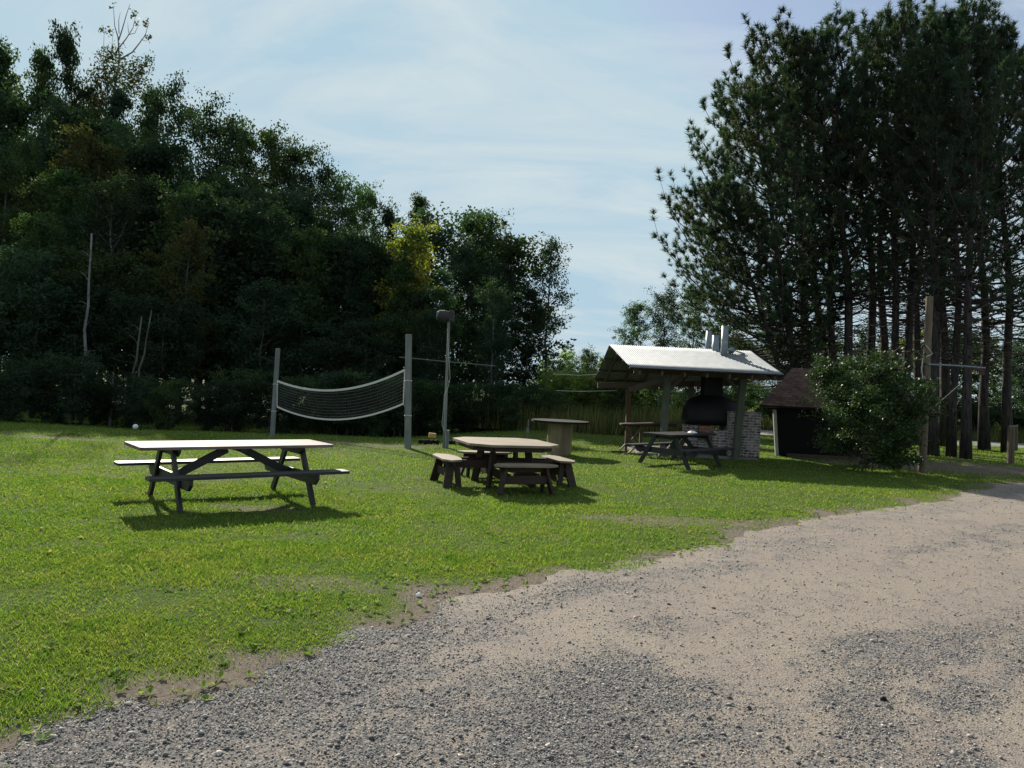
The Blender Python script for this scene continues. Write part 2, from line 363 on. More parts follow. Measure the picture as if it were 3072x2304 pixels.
def vnoise(x, y, sc, seed):
    r = np.random.default_rng(seed); n = 64; T = r.random((n, n)); X = np.asarray(x)*sc; Y = np.asarray(y)*sc
    xi = np.floor(X).astype(int); yi = np.floor(Y).astype(int); fx = X-xi; fy = Y-yi; fx = fx*fx*(3-2*fx); fy = fy*fy*(3-2*fy)
    g = lambda a, b: T[a % n, b % n]
    return (g(xi, yi)*(1-fx)+g(xi+1, yi)*fx)*(1-fy)+(g(xi, yi+1)*(1-fx)+g(xi+1, yi+1)*fx)*fy
def fbm(x, y, sc, seed): return (vnoise(x, y, sc, seed)+.5*vnoise(x, y, sc*2.1, seed+1)+.25*vnoise(x, y, sc*4.3, seed+2))/1.75
def axis_pts(segs):
    o = []
    for a, b, st in segs: o += list(np.arange(a, b, st))
    return np.array(o+[segs[-1][1]])
xs = axis_pts([(-500, -60, 40), (-60, -16, 2), (-16, -8, .4), (-8, 12, .13), (12, 24, .4), (24, 60, 2), (60, 500, 40)])
ys = axis_pts([(-300, -20, 40), (-20, 0, 2), (0, 2.5, .5), (2.5, 18, .13), (18, 30, .4), (30, 60, 1.5), (60, 160, 10), (160, 600, 60)])
X, Y = np.meshgrid(xs, ys); Dg = edge_dist(X, Y)
Z = gz(X, Y) - .06*sstep(.45, .9, Dg)
nx, ny = len(xs), len(ys); idx = np.arange(nx*ny).reshape(ny, nx)
Q = np.stack([idx[:-1, :-1], idx[:-1, 1:], idx[1:, 1:], idx[1:, :-1]], -1).reshape(-1, 4)
def dirt_at(x, y, dg):
    n = fbm(x, y, 1.7, 11)
    d = sstep(-.55, .05, dg+(n-.5)*1.3)
    # bare streaks: court border, the soil under the pines, worn spots
    d = np.maximum(d, sstep(.9, .2, np.abs(y-(19.2+.02*x)))*sstep(-1.2, -2.6, x)*sstep(-7.5, -5.5, x)*.9*sstep(.35, .5, n))
    d = np.maximum(d, sstep(.55, .2, np.abs(y-(16.3+.0*x)))*sstep(-13.5, -12.5, x)*sstep(-7.7, -9.5, x)*.55*sstep(.3, .6, n))
    d = np.maximum(d, sstep(1.0, 0, ((x-13.2)/6.5)**2+((y-20.6)/2.9)**2+(n-.5)*.8))
    d = np.maximum(d, .7*sstep(1, .3, ((x-2.3)/2.2)**2+((y-9.9)/.45)**2+(n-.5)))
    d = np.maximum(d, .55*sstep(1.1, .5, ((x+1.55)/.75)**2+((y-6.05)/.28)**2+(n-.5)))
    d = np.maximum(d, .6*sstep(1, .4, ((x+3.1)/.7)**2+((y-9.2)/.3)**2+(n-.5)))
    return d
lawn = np_mesh('lawn', np.stack([X, Y, Z], -1).reshape(-1, 3), Q, M['lawn'], smooth=True); tag(lawn, kind='structure')
at = lawn.data.attributes.new('dirt', 'FLOAT', 'POINT'); at.data.foreach_set('value', dirt_at(X, Y, Dg).ravel().astype(np.float32))
# the drive: a fine grid whose rim is pulled onto the ragged lawn edge
def dj(x, y): return edge_dist(x, y)+(fbm(x, y, 1.6, 55)-.5)*.55+(fbm(x, y, 7, 57)-.5)*.16
gx = axis_pts([(-12, -7, .3), (-7, 13, .09), (13, 30, .35), (30, 80, 2)]); gy = axis_pts([(-14, 0, .7), (0, 2.5, .25), (2.5, 19, .09), (19, 40, .4)])
DX, DY = np.meshgrid(gx, gy); dd = dj(DX, DY); ny_, nx_ = DX.shape; idx = np.arange(nx_*ny_).reshape(ny_, nx_)
Q = np.stack([idx[:-1, :-1], idx[:-1, 1:], idx[1:, 1:], idx[1:, :-1]], -1).reshape(-1, 4); dq = dd.ravel()[Q]; Q = Q[(dq > 0).any(1)]
px_, py_ = DX.ravel(), DY.ravel(); dr_ = dd.ravel(); used = np.unique(Q); neg = used[dr_[used] < 0]
ax_, ay_ = px_[neg], py_[neg]; h_ = .02; gxx = (dj(ax_+h_, ay_)-dj(ax_-h_, ay_))/(2*h_); gyy = (dj(ax_, ay_+h_)-dj(ax_, ay_-h_))/(2*h_); gn = np.maximum(np.hypot(gxx, gyy), .6); st_ = np.minimum(-dr_[neg]/gn, .12)
px_ = px_.copy(); py_ = py_.copy(); px_[neg] += gxx/gn*st_; py_[neg] += gyy/gn*st_
rm = -np.ones(nx_*ny_, int); rm[used] = np.arange(len(used)); DX, DY = px_[used], py_[used]; dd = edge_dist(DX, DY)
DZ = gz(DX, DY)+.004+.010*sstep(0, .5, dd)
drive = np_mesh('gravel_drive', np.stack([DX, DY, DZ], -1), rm[Q], M['gravel'], smooth=True); tag(drive, kind='structure')
def grey_at(x, y, d):
    al = x*.8+y*.6; n = .5*fbm(al*.5, d*1.3, .9, 21)+.5*fbm(x, y, 1.5, 25); n2 = .7*fbm(al*.30, d*1.5, .9, 31)+.3*fbm(x, y, 2.6, 33); w = (n-.5)*1.9
    g = .58*sstep(-.1, .4, d+w*.3)*sstep(1.5, .6, d+w)            # loose gravel along the verge
    g = np.maximum(g, .55*sstep(.6, .15, np.abs(d-2.9+w)))           # windrows between wheel tracks
    g = np.maximum(g, .85*sstep(4.0, 2.2, np.hypot((x+1.9)*.8, y-2.2)+w*1.6))
    g = np.maximum(g, .60*sstep(.46, .62, n2)*sstep(14, 8, y)*sstep(3.5, .5, x))
    g = np.maximum(g, .46*sstep(.54, .66, n2))
    g = g+.38*(fbm(al*.3, d*4.2, 1.0, 91)-.5)
    g = np.where(y > 9, g*.75, g)
    for dk in (1.15, 2.55, 4.3, 5.7, 7.6, 9.1): g = g-.34*np.exp(-((d-dk+(fbm(al*.25, d*.2, 1.0, 97)-.5)*1.2)/.30)**2)*sstep(.3, .55, fbm(al*.4, d*.5, 1.0, 99))
    for dk in (1.85, 3.4, 5.0, 6.7, 8.3): g = g+.24*np.exp(-((d-dk+(fbm(al*.25, d*.2, 1.0, 97)-.5)*1.2)/.22)**2)*sstep(.25, .6, fbm(al*.5, d*.5, 1.0, 101))
    g = .43+(g-.43)*.72+.20*(fbm(x, y, 3.1, 95)-.5)
    return np.clip(g, .25, .82)
GR = grey_at(DX, DY, dd)
at = drive.data.attributes.new('grey', 'FLOAT', 'POINT'); at.data.foreach_set('value', GR.ravel().astype(np.float32))

def scatter(n, dens_fn, y0, y1, seed, xw=.80, xm=1.5):
    r = np.random.default_rng(seed); y = y0+(y1-y0)*r.random(n); x = (r.random(n)*2-1)*(xw*y1+xm)
    ok = np.abs(x) < xw*y+xm; x, y = x[ok], y[ok]; keep = r.random(len(x)) < dens_fn(x, y); return x[keep], y[keep]
# grass blades
def make_grass():
    xs_, ys_ = [], []
    for (y0, y1, dens, sd) in ((2.6, 5, 12500, 1), (5, 7.5, 7800, 2), (7.5, 11, 3600, 3), (11, 16, 950, 4), (16, 23, 420, 5), (23, 40, 160, 6)):
        area = (y1-y0)*2*(.8*y1+1.5); x, y = scatter(int(area*dens), lambda a, b: np.ones_like(a), y0, y1, sd)
        d = edge_dist(x, y); dr = dirt_at(x, y, d); r = np.random.default_rng(sd+50)
        tuft = fbm(x, y, 3.2, 41)
        p = (1-dr*.97)*np.clip(.35+1.5*(tuft-.25), .2, 1)*(d < .35)
        ok = (r.random(len(x)) < p) & (y < 34.5+.0*x) ; xs_.append(x[ok]); ys_.append(y[ok])
    x = np.concatenate(xs_); y = np.concatenate(ys_); n = len(x); r = np.random.default_rng(99)
    D = np.hypot(x, y); h = (.013+.021*r.random(n)**1.4)*(1+1.3*(fbm(x, y, 1.3, 5)-.4))*np.clip(.8+D*.02, .9, 1.6)
    long_ = r.random(n) < .02; h = np.where(long_, h*1.7, h)
    w = np.clip(.0008+.00050*D, .0018, .020); a = r.random(n)*2*PI; la = r.random(n)*2*PI; ll = h*(.3+1.1*r.random(n))
    z = gz(x, y)-.004
    bx, by = np.cos(a)*w, np.sin(a)*w; lx, ly = np.cos(la)*ll, np.sin(la)*ll
    V = np.empty((n, 5, 3))
    V[:, 0] = np.stack([x-bx, y-by, z], 1); V[:, 1] = np.stack([x+bx, y+by, z], 1)
    V[:, 2] = np.stack([x+bx*.7+lx*.35, y+by*.7+ly*.35, z+h*.6], 1); V[:, 3] = np.stack([x-bx*.7+lx*.35, y-by*.7+ly*.35, z+h*.6], 1)
    V[:, 4] = np.stack([x+lx, y+ly, z+h], 1)
    b = np.arange(n)[:, None]*5
    T = np.concatenate([b+np.array([[0, 1, 2]]), b+np.array([[0, 2, 3]]), b+np.array([[3, 2, 4]])], 0)
    print('grass blades', n)
    return np_mesh('grass', V.reshape(-1, 3), T, M['grass'])
def make_weeds():
    r = np.random.default_rng(17); x, y = scatter(60000, lambda a, b: np.ones_like(a), 3, 12, 61); d = edge_dist(x, y); p = .045*sstep(-1.6, -.3, d)*sstep(.25, .0, d)+.006*(d < 0)
    ok = (r.random(len(x)) < p*sstep(.3, .6, fbm(x, y, 1.2, 71))*2); x, y = x[ok], y[ok]; n = len(x); m = 7; a = (np.arange(m)[None]*6.28/m+r.random((n, 1))*6+r.random((n, m))*.5); L = (.018+.03*r.random((n, m))); up = .2+.7*r.random((n, m)); X_, Y_ = x[:, None], y[:, None]; Z_ = gz(X_, Y_)+.006
    ca, sa = np.cos(a), np.sin(a); w = L*.32
    V = np.stack([np.stack([X_+0*a, Y_+0*a, Z_+0*a], -1), np.stack([X_+ca*L*.6-sa*w, Y_+sa*L*.6+ca*w, Z_+L*up*.7], -1), np.stack([X_+ca*L, Y_+sa*L, Z_+L*up], -1), np.stack([X_+ca*L*.6+sa*w, Y_+sa*L*.6-ca*w, Z_+L*up*.7], -1)], 2).reshape(-1, 3)
    return np_mesh('weeds', V, np.arange(len(V)).reshape(-1, 4), M['grass'])
tag(make_weeds(), 'small broad leaved weeds sprouting along the ragged lawn edge', 'weeds', kind='stuff')
tag(make_grass(), 'short mown green grass covering the lawn between drive and woods', 'grass', kind='stuff')
# loose stones of the drive
OCT = np.array([(1, 0, 0), (-1, 0, 0), (0, 1, 0), (0, -1, 0), (0, 0, 1), (0, 0, -1)], float)
OF = np.array([(0, 2, 4), (2, 1, 4), (1, 3, 4), (3, 0, 4), (2, 0, 5), (1, 2, 5), (3, 1, 5), (0, 3, 5)])
def make_stones():
    xs_, ys_, ss = [], [], []
    for (y0, y1, dens, sd, s0, s1) in ((2.4, 4.5, 7000, 11, .0022, .0078), (4.5, 6.5, 4200, 12, .0030, .0088), (6.5, 10, 1000, 13, .005, .011), (10, 16, 180, 14, .008, .015)):
        area = (y1-y0)*2*(.8*y1+1.5); x, y = scatter(int(area*dens), lambda a, b: np.ones_like(a), y0, y1, sd)
        d = edge_dist(x, y); r = np.random.default_rng(sd+50); g = grey_at(x, y, d)
        p = np.where(d > 0, .10+.75*sstep(.28, .82, g), .45*sstep(-.5, 0, d)*sstep(.4, .6, fbm(x, y, 2, 77)))
        ok = r.random(len(x)) < p; x, y = x[ok], y[ok]; xs_.append(x); ys_.append(y); ss.append(s0+(s1-s0)*r.random(len(x))**2*1.0+(r.random(len(x)) < .01)*.010)
    x = np.concatenate(xs_); y = np.concatenate(ys_); s = np.concatenate(ss); n = len(x); r = np.random.default_rng(5)
    V = OCT[None]*(1+.5*(r.random((n, 6, 3))-.5))*s[:, None, None]*(np.array([1.2, .9, .6])*(1+.5*(r.random((n, 1, 3))-.5)))
    a = r.random(n)*2*PI; c, si = np.cos(a)[:, None], np.sin(a)[:, None]; tl = (r.random((n, 1))-.5)*.9
    vx, vy, vz = V[..., 0], V[..., 1], V[..., 2]; vz = vz+vx*tl
    V = np.stack([vx*c-vy*si+x[:, None], vx*si+vy*c+y[:, None], vz+gz(x, y)[:, None]+(.004+.011*sstep(-.05, .4, edge_dist(x, y)))[:, None]+s[:, None]*.30], -1)
    Fc = (np.arange(n)[:, None, None]*6+OF[None]).reshape(-1, 3); print('stones', n)
    return np_mesh('gravel', V.reshape(-1, 3), Fc, M['stones'])
tag(make_stones(), 'loose grey crushed stones lying over the drive', 'gravel', kind='stuff')
# far road
rd = MB(); a = [(-30, 35.5), (12, 33.6), (70, 31)]
V = []; rdx = np.linspace(-60, 90, 60)
ry = 34.6-.035*(rdx-13)
V = np.concatenate([np.stack([rdx, ry-2.0, gz(rdx, ry)*0+.012], 1), np.stack([rdx, ry+2.6, gz(rdx, ry)*0+.012], 1)])
V[:, 2] += .01*np.abs(1); n_ = len(rdx)
Q = np.array([(i, i+1, n_+i+1, n_+i) for i in range(n_-1)])
tag(np_mesh('road', V, Q, M['asphalt']), kind='structure')

# ---------------------------------------------------------------- picnic tables
def chamfer_rect(x0, x1, y0, y1, c, which):
    p = []
    for (x, y, k) in ((x0, y0, 'a'), (x1, y0, 'b'), (x1, y1, 'c'), (x0, y1, 'd')):
        if k in which:
            sx = 1 if x == x0 else -1; sy = 1 if y == y0 else -1
            q = [(x, y+sy*c), (x+sx*c*.3, y+sy*c*.3), (x+sx*c, y)]
            p += q if k in 'ac' else q[::-1]
        else: p.append((x, y))
    return p
def boards(L, v0, v1, n, z0, z1, gap=.013, c=.045):
    m = MB(); w = (v1-v0)/n
    for i in range(n):
        a = v0+i*w+gap/2; b = v0+(i+1)*w-gap/2; wh = ('ab' if i == 0 else '')+('cd' if i == n-1 else '')
        m.prism(chamfer_rect(-L/2, L/2, a, b, c, wh), z0, z1)
    return m
def picnic_table(label, loc, rz, L, Wd, lx, ly, bo, bw, top, body, seatm, nb=5):
    t = thing('picnic_table', label, 'picnic table', loc, rz)
    boards(L, -Wd/2, Wd/2, nb, .712, .75).build('tabletop', top, t, .004)
    for s in (-1, 1):
        v0, v1 = (bo, bo+bw) if s > 0 else (-bo-bw, -bo)
        boards(L, v0, v1, 1, .413, .45, c=.03).build('bench_seat', seatm, t, .004)
    for e in (-1, 1):
        u = e*lx
        for s in (-1, 1):
            MB().bar((u, s*.24, .711), (u, s*ly, -.01), .042, .095, (0, 1, 0)).build('leg', body, t, .004)
        u2 = u-e*.044
        w2 = bo+bw-.02
        vs = [(-w2, .412), (w2, .412), (w2, .35), (w2-.08, .275), (-w2+.08, .275), (-w2, .35)]
        m = MB(); m.add([(u2-.02, v, z) for v, z in vs]+[(u2+.02, v, z) for v, z in vs], [tuple(range(6)), tuple(range(11, 5, -1))]+[(i, 6+i, 6+(i+1) % 6, (i+1) % 6) for i in range(6)])
        m.build('bench_bearer', body, t, .003)
        w3 = Wd/2-.04; vs = [(-w3, .711), (w3, .711), (w3, .68), (w3-.08, .62), (-w3+.08, .62), (-w3, .68)]
        m = MB(); m.add([(u2-.02, v, z) for v, z in vs]+[(u2+.02, v, z) for v, z in vs], [tuple(range(6)), tuple(range(11, 5, -1))]+[(i, 6+i, 6+(i+1) % 6, (i+1) % 6) for i in range(6)])
        m.build('top_bearer', body, t, .003)
        MB().bar((e*.10, e*.03, .68), (u2-e*.022, e*.03, .345), .045, .10).build('diagonal_brace', body, t, .003)
    MB().box((0, 0, .69), (.09, Wd-.1, .04)).build('centre_cleat', body, t, .003)
    return t
picnic_table('large dark picnic table with weathered grey top standing nearest the camera on the left', (-3.57, 9.67, gzf(-3.57, 9.67)), .695, 2.444, .82, .82, .68, .645, .256, M['top_grey'], M['dark_wood'], M['dark_wood'])
picnic_table('dark picnic table with black painted top standing in front of the metal roofed shelter', (4.02, 17.4, gzf(4, 17.4)), .80, 2.1, .74, .70, .66, .60, .25, M['dark_wood'], M['dark_wood'], M['dark_wood'])

def octagon_table():
    c = (-.07, 12.6); t = thing('octagonal_picnic_table', 'octagonal picnic table with pale wooden top and four short benches joined on', 'picnic table', (*c, gzf(*c)), .35)
    h, k = .78, .50; oc = [(-h, -k), (-k, -h), (k, -h), (h, -k), (h, k), (k, h), (-k, h), (-h, k)]
    m = MB(); n = 9                                    # parallel boards clipped to the octagon
    for i in range(n):
        a = -h+2*h*i/n+.005; b = -h+2*h*(i+1)/n-.005
        def xr(y):
            y = abs(y); return h if y <= k else h-(y-k)*(h-k)/(h-k)
        ysb = [a, b]+([k] if a < k < b else [])+([-k] if a < -k < b else [])
        ysb = sorted(set(ysb)); m.prism([(xr(y), y) for y in ysb]+[(-xr(y), y) for y in ysb[::-1]], .695, .735)
    m.build('tabletop', M['tan_top'], t, .003)
    sk = MB(); h2 = .67; k2 = .42
    for (a, b) in zip([(-h2, -k2), (-k2, -h2), (k2, -h2), (h2, -k2), (h2, k2), (k2, h2), (-k2, h2), (-h2, k2)], [(-k2, -h2), (k2, -h2), (h2, -k2), (h2, k2), (k2, h2), (-k2, h2), (-h2, k2), (-h2, -k2)]):
        sk.bar((*a, .655), (*b, .655), .04, .078)
    sk.build('apron', M['brown_wood'], t, .003)
    for s in (-1, 1):
        MB().bar((-.98, s*.20, .37), (.98, s*.20, .37), .045, .13).build('seat_beam', M['brown_wood'], t, .003)
        MB().bar((s*.245, -.98, .235), (s*.245, .98, .235), .045, .13).build('seat_beam', M['brown_wood'], t, .003)
    for i in range(4):
        a = PI/4+i*PI/2; ca, sa = math.cos(a), math.sin(a)
        MB().bar((ca*.42, sa*.42, .69), (ca*.55, sa*.55, 0), .05, .12, (ca, sa, 0)).build('leg', M['brown_wood'], t, .004)
    for i in range(4):
        a = i*PI/2; rot = Matrix.Rotation(a, 3, 'Z')
        seat = MB(); inner = [(-.42, .86), (-.22, .815), (0, .80), (.22, .815), (.42, .86)]
        pts = inner+[(.54, 1.06), (.36, 1.16), (-.36, 1.16), (-.54, 1.06)]
        seat.prism([tuple((rot @ Vector((x, y, 0)))[:2]) for x, y in pts], .425, .46)
        sobj = seat.build('bench_seat', M['tan_top'], t, .004)
        for s in (-1, 1):
            p0 = rot @ Vector((s*.33, 1.02, .424)); p1 = rot @ Vector((s*.44, 1.10, 0)); MB().bar(p0, p1, .045, .14, rot @ Vector((0, 1, 0))).build('bench_leg', M['brown_wood'], t, .004)
            p0 = rot @ Vector((s*.33, .93, .424)); p1 = rot @ Vector((s*.36, .88, 0)); MB().bar(p0, p1, .045, .09, rot @ Vector((0, 1, 0))).build('bench_leg', M['brown_wood'], t, .004)
        MB().bar(rot @ Vector((-.42, .99, .38)), rot @ Vector((.42, .99, .38)), .05, .085).bar(rot @ Vector((-.36, 1.045, .22)), rot @ Vector((.36, 1.045, .22)), .04, .13).build('bench_frame', M['brown_wood'], t, .003)
octagon_table()

# ---------------------------------------------------------------- cable spool table
def spool():
    b = G(1675, 1361); D = 18.6; c = P(1676, 1361, D); t = thing('cable_spool_table', 'big upright wooden cable spool used as a round table behind the benches', 'spool table', (c.x, D, gzf(c.x, D)), .3)
    m = MB(); n = 22; r = .31
    for i in range(n):
        a = 2*PI*i/n; a2 = 2*PI*(i+1)/n-.012; rr = r*(1+.012*((i*7) % 3-1))
        m.prism([(rr*math.cos(a), rr*math.sin(a)), (rr*math.cos(a2), rr*math.sin(a2)), ((r-.04)*math.cos(a2), (r-.04)*math.sin(a2)), ((r-.04)*math.cos(a), (r-.04)*math.sin(a))], 0, .80)
    m.build('drum', M['spool'], t)
    m = MB(); n = 9; R_ = .72
    for i in range(n):
        y0 = -R_+2*R_*i/n+.003; y1 = -R_+2*R_*(i+1)/n-.003; ys2 = np.linspace(y0, y1, 5)
        xr = [math.sqrt(max(R_*R_-y*y, .0004)) for y in ys2]
        m.prism([(x, y) for x, y in zip(xr, ys2)]+[(-x, y) for x, y in zip(xr[::-1], ys2[::-1])], .801, .85)
    m.build('round_top', M['char'], t, .003)
spool()

# ---------------------------------------------------------------- volleyball posts and net, lamp pole
PR_b, PR_t = P(1224, 1337, 18.2), P(1226, 1003, 18.2); PL_b, PL_t = P(817, 1298, 20.8), P(834, 1045, 20.8)
def post(b, t_, r, label):
    b = b.copy(); b.z = gzf(b.x, b.y)-.05; o = thing('net_post', label, 'net post', tuple(b), 0, 'volleyball net posts'); d = t_-b
    MB().tube([(0, 0, 0), tuple(d*.5), tuple(d)], [r*1.04, r, r*.97], 20, smooth if False else True).build('pole', M['post_grey'], o, .006)
    for k, f in enumerate((.60, .30)):
        m = MB(); p = d*f; m.tube([tuple(p+Vector((r*math.cos(a)*1.05, r*math.sin(a)*1.05, .01*math.sin(3*a)))) for a in np.linspace(0, 2*PI, 15)], .008, 5, False)
        m.build('rope_lashing', M['white_tape'], o)
post(PR_b, PR_t, .082, 'nearer right grey wooden post holding the volleyball net')
post(PL_b, PL_t, .066, 'farther left grey wooden post holding the volleyball net')
def net():
    A, B = P(832, 1143, 20.7), P(1214, 1110, 18.3); A2, B2 = P(831, 1220, 20.7), P(1210, 1211, 18.3)
    o = thing('volleyball_net', 'sagging volleyball net with white tapes strung between two posts', 'net', tuple(A2))
    A, B, A2, B2 = A-o.location, B-o.location, A2-o.location, B2-o.location
    def pt(t, s):
        top = A.lerp(B, t)-Vector((0, 0, 1.5*t*(1-t))); bot = A2.lerp(B2, t)-Vector((0, 0, 1.5*t*(1-t)))
        v = bot.lerp(top, s); n = Vector((.76, .65, 0)); return v+n*(.10*math.sin(PI*t)*math.sin(PI*s))
    def tape(fn, w, nm):
        m = MB(); ps = [fn(i/40) for i in range(41)]
        for a, b in zip(ps[:-1], ps[1:]): m.bar(a, b+(b-a)*.03, .012, w, (0, 0, 1) if nm != 'side_tape' else (.7, -.7, 0))
        return m.build(nm, M['white_tape'], o)
    tape(lambda t: pt(t, 1), .055, 'top_tape'); tape(lambda t: pt(t, 0), .045, 'bottom_tape')
    for e in (0, 1): tape(lambda s, e=e: pt(e, s), .03, 'side_tape')
    m = MB()
    for j in range(1, 10): m.tube([pt(i/40, j/10) for i in range(41)], .0042, 4, False)
    for i in range(1, 80): m.tube([pt(i/80, s/6) for s in range(7)], .0016, 3, False)
    m.build('net_mesh', M['net_cord'], o)
    for (p, q) in ((B, Vector(PR_b.lerp(PR_t, .68))-o.location), (B2, Vector(PR_b.lerp(PR_t, .34))-o.location), (A, Vector(PL_b.lerp(PL_t, .62))-o.location)):
        MB().tube([p, (p+q)/2-Vector((0, 0, .05)), q], .006, 5).build('tie_rope', M['white_tape'], o)
    for q in (.36, .33): 
        e = B2+Vector((.12, -.1, 0)); MB().tube([e, e+Vector((.02, 0, -.2)), e+Vector((-.02+q*.2, 0, -.42))], .005, 4).build('rope_end', M['white_tape'], o)
net()
def lamp_pole():
    D = 18.7; b = P(1336, 1345, D); b.z = gzf(b.x, b.y)-.03; t = thing('lamp_pole', 'thin grey pole with a floodlight housing on top and a loose cable down it', 'lamp pole', tuple(b))
    q = lambda x, y, d=D: P(x, y, d)-b
    MB().bar((0, 0, 0), q(1340, 1290), .15, .13, (0, 1, 0)).build('stub_post', M['post_grey'], t, .008)
    MB().tube([q(1334, 1310, D-.0), q(1340, 1150), q(1347, 960)], [.040, .036, .032], 12).build('pole', M['post_grey'], t)
    h = MB(); c0, c1 = q(1314, 946), q(1350, 950)
    ax = (c1-c0).normalized(); n = 18
    h.tube([c0-ax*.0, c0+ax*.02, c0+ax*.16, c0+ax*.27, c1], [.10, .135, .15, .13, .11], n)
    lh = h.build('lamp_housing', M['lamp_grey'], t, smooth=False)
    MB().box(q(1355, 949), (.12, .22, .27)).build('junction_box', M['lamp_grey'], t, .01)
    MB().tube([c0-ax*.03, c0-ax*.001], [.105, .105], n).build('lamp_lens', M['zinc_pipe'], t)
    px = [(1342, 985), (1344, 1040), (1348, 1090), (1350, 1135), (1344, 1162), (1333, 1185), (1330, 1230), (1326, 1272), (1330, 1288), (1336, 1296), (1338, 1340)]
    MB().tube([q(x, y, D-.085) for x, y in px], .0055, 6).build('loose_cable', M['cable'], t)
lamp_pole()
def line(name, label, pts, r, m, cat='wire'):
    b = pts[0].copy(); o = MB().tube([p-b for p in pts], r, 6).build(name, m); o.location = b; return tag(o, label, cat)
line('overhead_wire', 'thin green rod stretching right from the nearer net post past the lamp pole', [P(1197, 1071, 18.35), P(1320, 1083, 18.9), P(1486, 1098, 19.4)], .013, M['dark_cable'])
line('overhead_wire', 'pale thin wire running from the wood edge to the left gable of the shelter', [P(1660, 1122, 24), P(1740, 1126, 23.5), P(1800, 1122, 23)], .010, M['cable'])
line('overhead_wire', 'lower pale wire ending behind the shelter gable on its left', [P(1668, 1172, 24), P(1740, 1174, 23.5), P(1850, 1172, 23)], .009, M['cable'])
line('overhead_wire', 'pale wire running from the shelter to the shingled hut roof', [P(2165, 1156, 21), P(2250, 1150, 21), P(2345, 1143, 21.5)], .010, M['cable'])

